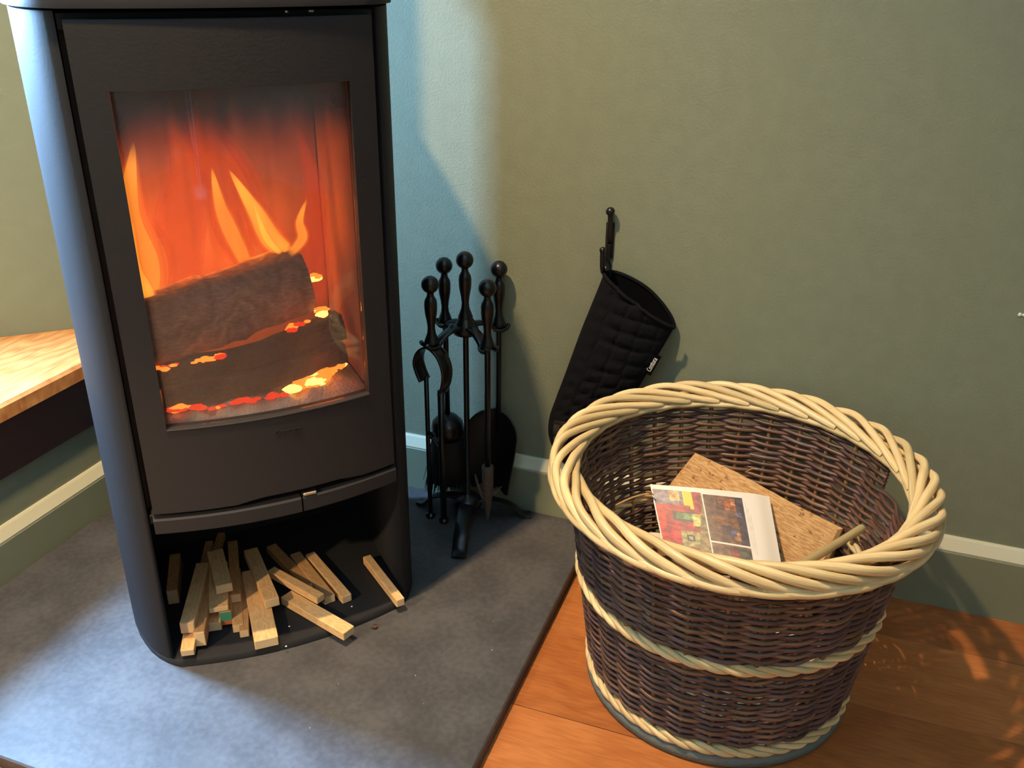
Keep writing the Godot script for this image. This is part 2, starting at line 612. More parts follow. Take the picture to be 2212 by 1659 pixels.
func build_room() -> void:
	var y1 := 2.4
	var st := start(false)
	box(st, Vector3(4.4, y1, 0.2), at(Vector3(0.5, y1 / 2, WALL_Z - 0.1)), 0.001)
	struct("wall_right", st, M.wall, "grey-green painted wall behind the stove and basket")
	# wall under, over and beside the window recess, with splayed sides
	st = start(false)
	box(st, Vector3(0.80, 0.345, 4.3), at(Vector3(WALL_X - 0.40, 0.1725, 0.5)), 0.001)
	# the bay's slanting side: solid below and above its window
	var foot := PackedVector2Array([Vector2(WALL_X, -1.625), Vector2(-2.2, -1.625), Vector2(-2.2, -0.98)])
	for k in 9:   # very slightly bowed
		var t := k / 8.0
		foot.append(Vector2(lerpf(-2.05, WALL_X, t), lerpf(-0.966, -1.503, t) + 0.012 * sin(t * PI)))
	prism(st, foot, 0.345, 1.09)
	prism(st, foot, 1.33, 2.4)
	prism(st, PackedVector2Array([Vector2(WALL_X, -1.625), Vector2(WALL_X, -1.503), Vector2(-1.705, -1.249), Vector2(-1.76, -1.31), Vector2(-1.705, -1.625)]), 1.09, 1.33)
	# front of the bay and its near side
	prism(st, PackedVector2Array([Vector2(WALL_X, 0.43), Vector2(WALL_X, 2.65), Vector2(-2.2, 2.65), Vector2(-2.2, -0.98), Vector2(-2.05, -0.966), Vector2(-2.03, -0.92), Vector2(-2.03, -0.1)]), 0.345, 2.4)
	struct("wall_left", st, M.wall, "grey-green painted wall with a splayed window recess on the left")
	st = start(false)
	box(st, Vector3(4.9, y1, 0.2), at(Vector3(0.25, y1 / 2, 2.75)), 0.001)
	struct("wall_front", st, M.wall, "grey-green wall behind the camera")
	st = start(false)
	box(st, Vector3(0.2, y1, 4.3), at(Vector3(2.7, y1 / 2, 0.5)), 0.001)
	struct("wall_far", st, M.wall, "grey-green wall at the far right of the room")
	st = start(false)
	box(st, Vector3(5.4, 0.15, 4.8), at(Vector3(0.1, y1 + 0.075, 0.45)), 0.001)
	struct("ceiling", st, M.ceiling, "off-white ceiling")
	# floor: sub-floor, boards on it one by one, running along the right wall
	st = start(false)
	box(st, Vector3(5.2, 0.1, 4.8), at(Vector3(0.2, -0.063, 0.45)), 0.001)
	var floor_node := struct("floor", st, M.apron, "orange-brown wooden floorboards beside the hearth")
	var z := -1.683
	var row := 0
	while z < 2.6:
		var joints := [-1.41, [0.9, -0.2, 1.3, 0.4, 1.0, 0.1][row % 6], [2.0, 1.2, 2.1, 1.7, 2.2, 1.5][row % 6], 2.6]
		for k in 3:
			var a: float = joints[k]
			var b: float = joints[k + 1]
			st = start(false)
			box(st, Vector3(b - a - 0.0010, 0.02, 0.2 - 0.0011), at(Vector3.ZERO), 0.0004)
			var o := obj("board", st, M["board_%d" % ((row * 3 + k * 2 + 1) % 4)], floor_node)
			o.position = Vector3((a + b) / 2, -0.010 - 0.0004 * ((row + k) % 2), z + 0.1)
		z += 0.2
		row += 1
	# skirting boards: a flat face and a pale sloping top
	var right_hand := skirt_profile(0.125, 0.150)
	st = start(false)
	extrude(st, right_hand, Vector3(-1.41, 0, WALL_Z), Vector3(2.6, 0, WALL_Z), Vector3(0, 0, 1))
	var sk := struct("baseboard_right", st, M.skirting, "painted skirting board along the right wall")
	st = start(false)
	extrude(st, skirt_cap(0.125, 0.150), Vector3(-1.41, 0, WALL_Z), Vector3(2.6, 0, WALL_Z), Vector3(0, 0, 1))
	obj("cap_moulding", st, M.skirting_light, sk)
	st = start(false)
	extrude(st, skirt_profile(0.103, 0.127), Vector3(WALL_X, 0, 2.6), Vector3(WALL_X, 0, WALL_Z), Vector3(1, 0, 0))
	sk = struct("baseboard_left", st, M.skirting, "painted skirting board under the window seat")
	st = start(false)
	extrude(st, skirt_cap(0.103, 0.127), Vector3(WALL_X, 0, 2.6), Vector3(WALL_X, 0, WALL_Z), Vector3(1, 0, 0))
	obj("cap_moulding", st, M.skirting_light, sk)


func skirt_profile(low: float, high: float) -> Array:
	return [Vector2(0, 0), Vector2(0.020, 0), Vector2(0.020, low - 0.002), Vector2(0.018, low), Vector2(0, low)]


func skirt_cap(low: float, high: float) -> Array:
	return [Vector2(0, low), Vector2(0.0185, low), Vector2(0.019, low + 0.003), Vector2(0.007, high - 0.003), Vector2(0.004, high), Vector2(0, high)]


# a profile (out from the wall, up) drawn along a line
func extrude(st: SurfaceTool, prof: Array, a: Vector3, b: Vector3, out: Vector3) -> void:
	st.set_smooth_group(-1)
	for i in prof.size():
		var p: Vector2 = prof[i]
		var q: Vector2 = prof[(i + 1) % prof.size()]
		var pa := a + out * p.x + Vector3.UP * p.y
		var pb := b + out * p.x + Vector3.UP * p.y
		var qa := a + out * q.x + Vector3.UP * q.y
		var qb := b + out * q.x + Vector3.UP * q.y
		quad(st, pa, pb, qb, qa)
	for i in range(1, prof.size() - 1):
		for e in [a, b]:
			tri(st, e + out * prof[0].x + Vector3.UP * prof[0].y, e + out * prof[i].x + Vector3.UP * prof[i].y, e + out * prof[i + 1].x + Vector3.UP * prof[i + 1].y)


func build_window() -> void:
	# wooden window seat board, with a dark apron under it
	var t := thing("window_seat", "brightly lit orange-brown wooden window seat board with dark apron, left of the stove", "window seat")
	var st := start(false)
	prism(st, PackedVector2Array([Vector2(-1.362, -1.52), Vector2(-1.415, -1.52), Vector2(-2.028, -1.004), Vector2(-2.028, -0.1), Vector2(-1.415, 0.428), Vector2(-1.362, 0.43)]), 0.348, 0.380, false, Transform3D(), 0.006)
	obj("seat_board", st, M.sill, t)
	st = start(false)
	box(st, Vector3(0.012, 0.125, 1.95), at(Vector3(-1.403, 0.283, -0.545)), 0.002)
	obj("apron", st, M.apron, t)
	# the window itself, out of view on the left, set low to light stove and hearth
	var xf := Transform3D(Basis(Vector3.UP, -PI + SPLAY), Vector3(-1.920, 1.21, -1.0965))
	st = start(false)
	for x in [-0.185, 0.0, 0.185]:
		box(st, Vector3(0.03, 0.234, 0.05), xf * at(Vector3(x, 0, -0.006)), 0.004)
	for y in [-0.1075, 0.1075]:
		box(st, Vector3(0.40, 0.03, 0.048), xf * at(Vector3(0, y, -0.006)), 0.004)
	var w := struct("window_1", st, M.white_paint, "small unseen white two-light window in the slanting side of the bay over the window seat")
	for x in [-0.0925, 0.0925]:
		st = start(false)
		box(st, Vector3(0.158, 0.187, 0.004), xf * at(Vector3(x, 0, 0.0)), 0.0005)
		obj("pane", st, M.pane, w)


func build_hearth() -> void:
	var st := start(false)
	prism(st, PackedVector2Array([Vector2(-1.389, -1.604), Vector2(-0.386, -1.604), Vector2(-0.384, -0.686), Vector2(-1.389, -0.686)]), 0.0005, HT, false, Transform3D(), 0.0025)
	var o := obj("hearth_slab", st, M.slate)
	tag(o, "dark grey slate hearth slab in the corner under the stove", "hearth")


# ---------------------------------------------------------------- the stove (its own axes: x along its face, z out of it)

func stove_front(x: float) -> float:
	return 0.315 - 0.76 * x * x


func stove_outline(grow := 0.0) -> PackedVector2Array:
	var right := []
	for k in 11:
		var x := 0.195 * k / 10.0
		right.append(Vector2(x, stove_front(x)))
	right.append_array([Vector2(0.2040, 0.2785), Vector2(0.2150, 0.2660), Vector2(0.2270, 0.2480), Vector2(0.2370, 0.2270), Vector2(0.2450, 0.2010), Vector2(0.2515, 0.173), Vector2(0.2565, 0.135), Vector2(0.2585, 0.09), Vector2(0.2585, -0.05)])
	for k in 5:
		var a := PI / 2 * (k + 1) / 5.0
		right.append(Vector2(0.1985 + 0.06 * cos(a), -0.05 - 0.06 * sin(a)))
	var out := PackedVector2Array()
	for i in right.size():
		out.append(right[i])
	for i in range(right.size() - 1, 0, -1):
		out.append(Vector2(-right[i].x, right[i].y))
	if grow != 0.0:
		var grown := PackedVector2Array()
		for p in out:
			var c := Vector2(0, 0.09)
			grown.append(p + (p - c).normalized() * grow)
		return grown
	return out


# a curved plate that follows the front: x0..x1, y0..y1, "off" in front of the outline, "thick" deep
func front_plate(st: SurfaceTool, x0: float, x1: float, y0: float, y1: float, off: float, thick: float, ch := 0.0025, lift = null, ct := -1.0, cb := -1.0) -> void:
	var n := maxi(4, int((x1 - x0) / 0.02))
	if ct < 0.0: ct = ch
	if cb < 0.0: cb = ch
	var rim := []   # cross-section, counter-clockwise seen from +x: (z offset from outline, y)
	for i in n + 1:
		var x := lerpf(x0, x1, float(i) / n)
		var xe := x
		var z := stove_front(x) + off
		var yb: float = y0 + (lift.call(x) if lift != null else 0.0)
		rim.append([Vector3(xe, yb + cb, z), Vector3(xe, y1 - ct, z), Vector3(xe, y1, z - ct), Vector3(xe, y1, z - thick), Vector3(xe, yb, z - thick), Vector3(xe, yb, z - cb)])
	for i in n:
		for k in 6:
			st.set_smooth_group(10 + k)
			var m := (k + 1) % 6
			quad(st, rim[i][k], rim[i + 1][k], rim[i + 1][m], rim[i][m])
	st.set_smooth_group(-1)
	for e in [0, n]:
		for k in range(1, 5):
			if e == 0: tri(st, rim[e][0], rim[e][k], rim[e][k + 1])
			else: tri(st, rim[e][0], rim[e][k + 1], rim[e][k])


func build_stove() -> void:
	var t := thing("wood_stove", "black wood-burning stove with a bowed glass door, standing in the corner", "stove", STOVE, PI / 4)
	var outline := stove_outline()
	var st := start(false)
	prism(st, outline, 0.0, 0.014, true, Transform3D(), 0.003)
	obj("base_plate", st, M.stove, t)
	# side panels and back as one bent sheet, open at the front between x = -0.203 and 0.203
	var shell := PackedVector2Array()
	var inner := PackedVector2Array()
	for p in outline:
		if absf(p.x) > 0.2045 or p.y < 0.0:
			shell.append(p)
	# outline order: right side from front to back, then left side from back to front
	var shell_poly := PackedVector2Array([Vector2(0.2035, 0.2775)])
	shell_poly.append_array(shell)
	shell_poly.append(Vector2(-0.2035, 0.2775))
	for p in [Vector2(-0.2035, 0.10), Vector2(-0.2035, -0.062), Vector2(0.2035, -0.062), Vector2(0.2035, 0.10)]:
		inner.append(p)
	shell_poly.append_array(inner)
	st = start(false)
	prism(st, shell_poly, 0.0145, 1.030, true)
	obj("side_panel", st, M.stove, t)
	st = start(false)
	prism(st, stove_outline(0.007), 1.0335, 1.066, true, Transform3D(), 0.006)
	obj("top_plate", st, M.stove, t)
	st = start(false)
	lathe(st, [Vector2(0.0, 0.0), Vector2(0.185, 0.0), Vector2(0.185, 0.50), Vector2(0.178, 0.51), Vector2(0.0, 0.51)], 56, at(Vector3(0.01, 1.067, 0.0)))
	obj("unseen_upper_casing", st, M.stove, t)  # out of view; sized for its shadow on the wall and to stop daylight
	st = start(false)
	lathe(st, [Vector2(0.0, 0.0), Vector2(0.095, 0.0), Vector2(0.095, 0.02), Vector2(0.078, 0.03), Vector2(0.078, 0.76), Vector2(0.0, 0.76)], 40, at(Vector3(0.01, 1.578, 0.0)))
	obj("flue_pipe", st, M.stove, t)
	# upper front strip between the door and the top plate stays open as a dark gap; firebox behind the door
	st = start(false)
	box(st, Vector3(0.404, 0.016, 0.33), at(Vector3(0, 0.288, 0.106)), 0.001)
	obj("firebox_floor_plate", st, M.stove_dark, t)
	st = start(false)
	box(st, Vector3(0.404, 0.02, 0.33), at(Vector3(0, 1.018, 0.106)), 0.001)
	obj("firebox_top_plate", st, M.stove_dark, t)
	# firebrick lining
	var lin_y0 := 0.415
	st = start(false)
	box(st, Vector3(0.36, 0.572, 0.025), at(Vector3(0, lin_y0 + 0.288, -0.047)), 0.002)
	obj("firebrick_panel", st, M.firebrick, t)
	for s in [-1.0, 1.0]:
		st = start(false)
		box(st, Vector3(0.022, 0.572, 0.25), at(Vector3(s * 0.1905, lin_y0 + 0.288, 0.092)), 0.002)
		obj("firebrick_panel", st, M.firebrick, t)
	st = start(false)
	box(st, Vector3(0.40, 0.118, 0.31), at(Vector3(0, 0.356, 0.098)), 0.002)
	obj("grate_floor", st, M.stove_dark, t)
	st = start(false)
	box(st, Vector3(0.35, 0.02, 0.20), Transform3D(Basis(Vector3.RIGHT, 0.25), Vector3(0, 0.975, 0.05)), 0.002)
	obj("baffle_plate", st, M.firebrick, t)
	# added dark strips that keep firelight out of the gaps beside the door
	for s in [-1.0, 1.0]:
		st = start(false)
		box(st, Vector3(0.024, 0.712, 0.026), at(Vector3(s * 0.1905, 0.6535, 0.240)), 0.001)
		obj("added_gap_liner", st, M.stove_dark, t)
	# the door: a bowed cast frame round the glass
	var notch := func(x: float) -> float: return 0.006 * (smoothstep(-0.06, -0.045, x) - smoothstep(0.105, 0.12, x))
	st = start()
	front_plate(st, -0.195, 0.195, 0.936, 1.021, 0.003, 0.028, 0.003, null, 0.003, 0.0)
	front_plate(st, -0.195, 0.195, 0.305, 0.449, 0.003, 0.028, 0.003, notch, 0.0, 0.003)
	front_plate(st, -0.195, -0.156, 0.449, 0.936, 0.003, 0.028, 0.0)
	front_plate(st, 0.156, 0.195, 0.449, 0.936, 0.003, 0.028, 0.0)
	var door := obj("door", st, M.stove_door, t)
	st = start()
	front_plate(st, -0.1555, 0.1555, 0.4495, 0.9355, -0.010, 0.004, 0.0005)
	var gl := obj("glass_pane", st, M.glass, door)
	gl.set_meta("label", "smoke-veiled glass of the stove door")
	st = start()
	soot(st)
	var film := mat(Color(0.035, 0.022, 0.024), 0.95)
	film.transparency = BaseMaterial3D.TRANSPARENCY_ALPHA
	film.vertex_color_use_as_albedo = true
	var sf := obj("soot_film", st, film, door)
	sf.set_meta("label", "dark soot clouding the top of the glass")
	st = start()
	front_plate(st, -0.156, 0.156, 0.4492, 0.4525, 0.0045, 0.010, 0.001)
	obj("glass_retainer", st, M.stove_door, door)
	# maker's name cast into the door under the glass
	var name_mesh := TextMesh.new()
	name_mesh.text = "Contura"
	var f := SystemFont.new()
	f.font_names = PackedStringArray(["Droid Serif"])
	f.font_italic = true
	name_mesh.font = f
	name_mesh.font_size = 32
	name_mesh.pixel_size = 0.00034
	name_mesh.depth = 0.0016
	mesh_obj("raised_lettering", name_mesh, M.stove_door, door, at(Vector3(0.018, 0.423, stove_front(0.0) + 0.0033)))
	# lip under the door in two lengths, and the bright slider between
	st = start()
	front_plate(st, -0.197, 0.027, 0.270, 0.2985, 0.0045, 0.05, 0.003)
	obj("ash_lip", st, M.stove_door, t)
	st = start()
	front_plate(st, 0.030, 0.197, 0.270, 0.2985, 0.0045, 0.05, 0.003)
	obj("ash_lip", st, M.stove_door, t)
	st = start(false)
	box(st, Vector3(0.022, 0.006, 0.016), at(Vector3(0.042, 0.3020, stove_front(0.04) - 0.003)), 0.0015)
	var sl := obj("air_slider", st, M.steel, t)
	sl.set_meta("label", "small bright metal slider")
	# two bright flecks of latch in the gap over the door
	st = start(false)
	box(st, Vector3(0.004, 0.004, 0.01), at(Vector3(0.078, 1.0265, 0.29)), 0.001)
	obj("door_latch", st, M.steel, t)
	st = start(false)
	box(st, Vector3(0.007, 0.004, 0.01), at(Vector3(0.112, 1.0265, 0.285)), 0.001)
	obj("door_latch", st, M.steel, t)


# soot on the inside of the glass: thick along the top, in streaks below
func soot(st: SurfaceTool) -> void:
	var n := noise(17, 1.0, 3)
	st.set_smooth_group(9)
	var f := func(u: float, v: float) -> Array:
		var x := lerpf(-0.155, 0.155, u)
		var y := lerpf(0.450, 0.935, v)
		var top := smoothstep(0.80 + 0.05 * n.get_noise_2d(u * 5.0, 0.0), 0.97 + 0.05 * n.get_noise_2d(u * 7.0, 9.0), v)
		var side := smoothstep(0.90, 1.02, absf(2.0 * u - 1.0)) * 0.30
		var streak := maxf(0.0, n.get_noise_2d(u * 26.0, v * 1.2)) * 0.22
		var c := Color(1, 1, 1, clampf(0.04 + 0.93 * top + side + streak, 0.0, 0.96))
		return [Vector3(x, y, stove_front(x) - 0.0155), c]
	for j in 40:
		for i in 40:
			var q := []
			for k in [[i, j], [i + 1, j], [i + 1, j + 1], [i, j + 1]]:
				q.append(f.call(k[0] / 40.0, k[1] / 40.0))
			for w in [0, 2, 1, 0, 3, 2]:
				st.set_color(q[w][1])
				vert(st, q[w][0], Vector2.ZERO)


# ---------------------------------------------------------------- the fire

func glow(c: Color, energy: float, alpha := 1.0) -> StandardMaterial3D:
	var m := mat(Color(0, 0, 0, alpha), 1.0)
	m.specular_mode = BaseMaterial3D.SPECULAR_DISABLED
	m.emission_enabled = true
	m.emission = c
	m.emission_energy_multiplier = energy
	if alpha < 1.0:
		m.transparency = BaseMaterial3D.TRANSPARENCY_ALPHA
		m.vertex_color_use_as_albedo = true
	return m


# a tongue of flame: nested thin shells round a bent spine, faint at their ends
func flame(parent: Node3D, spine: Array, width: float, depth: float, mats: Array) -> void:
	var pts := spline(spine, 5)
	for s in mats.size():
		var k := 1.0 - s / float(mats.size()) * 0.68
		var radii := []
		var colors := []
		for i in pts.size():
			var v := float(i) / (pts.size() - 1)
			var r := pow(sin(PI * clampf(0.10 + v * 0.90, 0, 1)), 0.8) * (1.0 - 0.45 * v)
			radii.append(Vector2(maxf(width * r * k, 0.0006), maxf(depth * r * k, 0.0006)))
			var a := smoothstep(0.0, 0.18, v) * (1.0 - smoothstep(0.45 + 0.1 * s, 1.0, v))
			colors.append(Color(1, 1, 1, maxf(a, 0.0)))
		var st := start()
		tube(st, pts, radii, 14, false, Vector3(0, 0, 1), colors, false)
		var o := obj("flame_shell", st, mats[s], parent)
		o.set_meta("label", "faint shell of orange flame")


func build_fire() -> void:
	var y0 := 0.415   # floor of the firebox, in the stove's axes
	var xf := Transform3D(Basis(Vector3.UP, PI / 4), STOVE)
	# bed of ash with glowing coals
	var st := start()
	var nz := noise(5, 9.0, 3)
	sheet(st, 36, 24, func(u: float, v: float) -> Vector3:
		var x := lerpf(-0.178, 0.178, u)
		var z := lerpf(0.262, -0.034, v)
		var edge := minf(minf(u, 1 - u) * 8.0, minf(v, 1 - v) * 8.0)
		return Vector3(x, y0 + 0.0015 + clampf(edge, 0, 1) * (0.022 + 0.016 * nz.get_noise_2d(x * 3, z * 3)), z))
	var bed := thing("fire_embers", "pale grey ash bed with glowing coals on the floor of the stove's firebox", "embers", STOVE, PI / 4)
	var ash := obj("ash", st, M.ash, bed)
	ash.set_meta("kind", "stuff")
	var hot := glow(Color(1.0, 0.42, 0.12), 3.2)
	var white_hot := glow(Color(1.0, 0.66, 0.30), 5.5)
	var red_hot := glow(Color(1.0, 0.20, 0.07), 1.1)
	rng.seed = 77
	# glowing stretches: from, to, how many, size, how hot (0 to 1)
	var zones := [[Vector3(0.035, 0.028, 0.222), Vector3(0.135, 0.042, 0.180), 20, 0.0085, 0.75], [Vector3(0.078, 0.031, 0.208), Vector3(0.100, 0.034, 0.200), 6, 0.0115, 1.0],
		[Vector3(-0.135, 0.032, 0.215), Vector3(-0.095, 0.030, 0.222), 7, 0.0085, 0.55], [Vector3(-0.09, 0.027, 0.228), Vector3(0.03, 0.027, 0.226), 16, 0.0055, 0.25],
		[Vector3(-0.160, 0.088, 0.182), Vector3(-0.05, 0.094, 0.186), 22, 0.0050, 0.50], [Vector3(0.055, 0.112, 0.160), Vector3(0.115, 0.120, 0.145), 12, 0.0058, 0.50],
		[Vector3(0.117, 0.126, 0.140), Vector3(0.123, 0.130, 0.138), 4, 0.0078, 0.85], [Vector3(0.122, 0.176, 0.10), Vector3(0.134, 0.176, 0.10), 5, 0.0070, 0.9]]
	for zn in zones:
		for k in int(zn[2]):
			var p: Vector3 = zn[0].lerp(zn[1], rng.randf())
			var sz: float = zn[3] * rng.randf_range(0.55, 1.25)
			p += Vector3(rng.randf_range(-1, 1), rng.randf_range(-0.5, 0.5), rng.randf_range(-1, 1)) * sz * 0.8
			var heat: float = zn[4] + rng.randf_range(-0.30, 0.25)
			st = start()
			blob(st, Vector3.ZERO, Vector3(sz * rng.randf_range(1.1, 2.0), sz * rng.randf_range(0.45, 0.8), sz), rng.randi() % 1000, 0.5, 9, 6)
			var o := obj("glowing_coal", st, white_hot if heat > 0.85 else hot if heat > 0.42 else red_hot, bed)
			o.position = p + Vector3(0, y0, 0)
	# logs: the big split one on top, two charred ones under it, a grey stick on the right
	var big := burnt_log("burning_log", [Vector3(-0.172, y0 + 0.138, 0.148), Vector3(-0.02, y0 + 0.158, 0.125), Vector3(0.105, y0 + 0.180, 0.10)], 0.058, M.char, xf, 300)
	tag(big, "large grey-brown split log burning on top, tilted up to the right", "log")
	var low := burnt_log("charred_log", [Vector3(-0.168, y0 + 0.070, 0.16), Vector3(0.0, y0 + 0.072, 0.165), Vector3(0.158, y0 + 0.096, 0.13)], 0.026, M.char_dark, xf, 310)
	tag(low, "long blackened log lying under the big burning log", "log")
	low = burnt_log("charred_log", [Vector3(-0.150, y0 + 0.044, 0.205), Vector3(0.0, y0 + 0.048, 0.20), Vector3(0.150, y0 + 0.065, 0.175)], 0.020, M.char_dark, xf, 320)
	tag(low, "thin blackened log lowest in the stove, just above the ash", "log")
	# flames
	var fire := thing("fire_flames", "orange and yellow flames rising round the burning logs behind the glass", "fire", STOVE, PI / 4)
	fire.set_meta("kind", "stuff")
	var deep := glow(Color(1.0, 0.26, 0.045), 0.85, 0.13)
	var warm := glow(Color(1.0, 0.36, 0.08), 1.0, 0.17)
	var mid := glow(Color(1.0, 0.46, 0.12), 1.6, 0.22)
	var core := glow(Color(1.0, 0.64, 0.20), 2.3, 0.34)
	var y := y0
	# the bright one at the left edge, then the broad faint ones, then the licks over the big log
	flame(fire, [Vector3(-0.150, y + 0.16, 0.10), Vector3(-0.140, y + 0.23, 0.10), Vector3(-0.150, y + 0.31, 0.09), Vector3(-0.125, y + 0.42, 0.08)], 0.060, 0.03, [deep, warm, mid, mid, core])
	flame(fire, [Vector3(-0.165, y + 0.14, 0.14), Vector3(-0.152, y + 0.19, 0.14), Vector3(-0.160, y + 0.24, 0.14), Vector3(-0.148, y + 0.32, 0.14)], 0.026, 0.016, [mid, core, core, core])
	flame(fire, [Vector3(-0.085, y + 0.16, 0.03), Vector3(-0.075, y + 0.26, 0.03), Vector3(-0.050, y + 0.36, 0.02), Vector3(-0.075, y + 0.47, 0.03)], 0.052, 0.03, [deep, deep, warm, warm])
	flame(fire, [Vector3(0.0, y + 0.20, 0.02), Vector3(0.025, y + 0.30, 0.01), Vector3(-0.015, y + 0.42, 0.01), Vector3(0.02, y + 0.53, 0.01)], 0.062, 0.03, [deep, deep, warm])
	flame(fire, [Vector3(0.092, y + 0.222, 0.10), Vector3(0.062, y + 0.250, 0.10), Vector3(0.040, y + 0.300, 0.10), Vector3(0.006, y + 0.372, 0.10)], 0.034, 0.016, [deep, warm, mid, core, core])
	flame(fire, [Vector3(0.020, y + 0.205, 0.09), Vector3(0.002, y + 0.26, 0.09), Vector3(-0.012, y + 0.31, 0.09), Vector3(-0.018, y + 0.375, 0.09)], 0.032, 0.016, [deep, warm, warm, mid, core])
	flame(fire, [Vector3(0.070, y + 0.232, 0.125), Vector3(0.052, y + 0.256, 0.125), Vector3(0.042, y + 0.285, 0.125), Vector3(0.034, y + 0.325, 0.125)], 0.0085, 0.008, [mid, core, core])
	flame(fire, [Vector3(0.082, y + 0.230, 0.13), Vector3(0.106, y + 0.256, 0.13), Vector3(0.104, y + 0.285, 0.13), Vector3(0.120, y + 0.322, 0.13)], 0.019, 0.012, [deep, warm, mid, core])
	flame(fire, [Vector3(0.135, y + 0.10, 0.08), Vector3(0.138, y + 0.20, 0.06), Vector3(0.150, y + 0.32, 0.05), Vector3(0.125, y + 0.44, 0.05)], 0.034, 0.03, [deep, deep, deep])
	# what the flames shed on the firebricks
	for c in [[Vector3(-0.125, y + 0.215, 0.06), 0.055], [Vector3(0.02, y + 0.235, 0.05), 0.048], [Vector3(0.10, y + 0.07, 0.20), 0.008]]:
		var l := OmniLight3D.new()
		l.name = "fire_glow"
		l.light_color = Color(1.0, 0.47, 0.155)
		l.light_energy = c[1]
		l.light_size = 0.04
		l.omni_range = 8.0
		l.omni_attenuation = 2.0
		l.shadow_enabled = true
		l.position = xf * c[0]
		add_child(l, true)


# an uneven rounded lump
func blob(st: SurfaceTool, c: Vector3, r: Vector3, seed_: int, rough: float, nu := 14, nv := 9) -> void:
	var n := noise(seed_, 1.3, 3)
	sheet(st, nu, nv, func(u: float, v: float) -> Vector3:
		var a := u * TAU
		var b := (v - 0.5) * PI
		var d := Vector3(cos(a) * cos(b), sin(b), -sin(a) * cos(b))
		return c + d * r * (1.0 + rough * n.get_noise_3dv(d)), 6)


func burnt_log(called: String, spine: Array, r: float, m: Material, xf: Transform3D, seed_: int) -> MeshInstance3D:
	var pts := spline(spine, 8)
	var nz := noise(seed_, 1.6, 3)
	var st := start()
	var sides := 14
	var rings := []
	for i in pts.size():
		var t: Vector3 = (pts[mini(i + 1, pts.size() - 1)] - pts[maxi(i - 1, 0)]).normalized()
		var s := t.cross(Vector3.UP).normalized()
		var u := s.cross(t)
		var ring := []
		for k in sides:
			var a := TAU * k / sides
			# flat-sided section of a split log
			var sq := 1.0 / pow(pow(absf(cos(a)), 5.0) + pow(absf(sin(a)), 5.0), 0.2)
			var q := r * sq * (0.93 + 0.12 * nz.get_noise_2d(i * 0.25, k * 0.9))
			ring.append(pts[i] + s * cos(a) * q * 0.75 + u * sin(a) * q)
		rings.append(ring)
	for i in pts.size() - 1:
		for k in sides:
			var j := (k + 1) % sides
			quad(st, rings[i][k], rings[i + 1][k], rings[i + 1][j], rings[i][j])
	st.set_smooth_group(-1)
	var last := pts.size() - 1
	for k in sides:
		var j := (k + 1) % sides
		tri(st, rings[0][k], rings[0][j], pts[0])
		tri(st, rings[last][j], rings[last][k], pts[last])
	var o := obj(called, st, m)
	o.transform = xf
	return o


# ---------------------------------------------------------------- kindling in the log store

# rays of the photograph's camera are used here only to work out where the sticks lie
func lay(px: float, py: float, h: float) -> Vector3:
	var b := Basis(Vector3.UP, deg_to_rad(19.8)) * Basis(Vector3.RIGHT, deg_to_rad(-25.2)) * Basis(Vector3.BACK, deg_to_rad(0.63))
	var d := b * Vector3((px - 1106.0) / 1980.0, -(py - 829.5) / 1980.0, -1.0)
	return Vector3(0, 1.1 + HT, 0) + d * ((h - 1.1) / d.y)


func on_wall(px: float, py: float, z: float) -> Vector3:
	var b := Basis(Vector3.UP, deg_to_rad(19.8)) * Basis(Vector3.RIGHT, deg_to_rad(-25.2)) * Basis(Vector3.BACK, deg_to_rad(0.63))
	var d := b * Vector3((px - 1106.0) / 1980.0, -(py - 829.5) / 1980.0, -1.0)
	return Vector3(0, 1.1 + HT, 0) + d * (z / d.z)


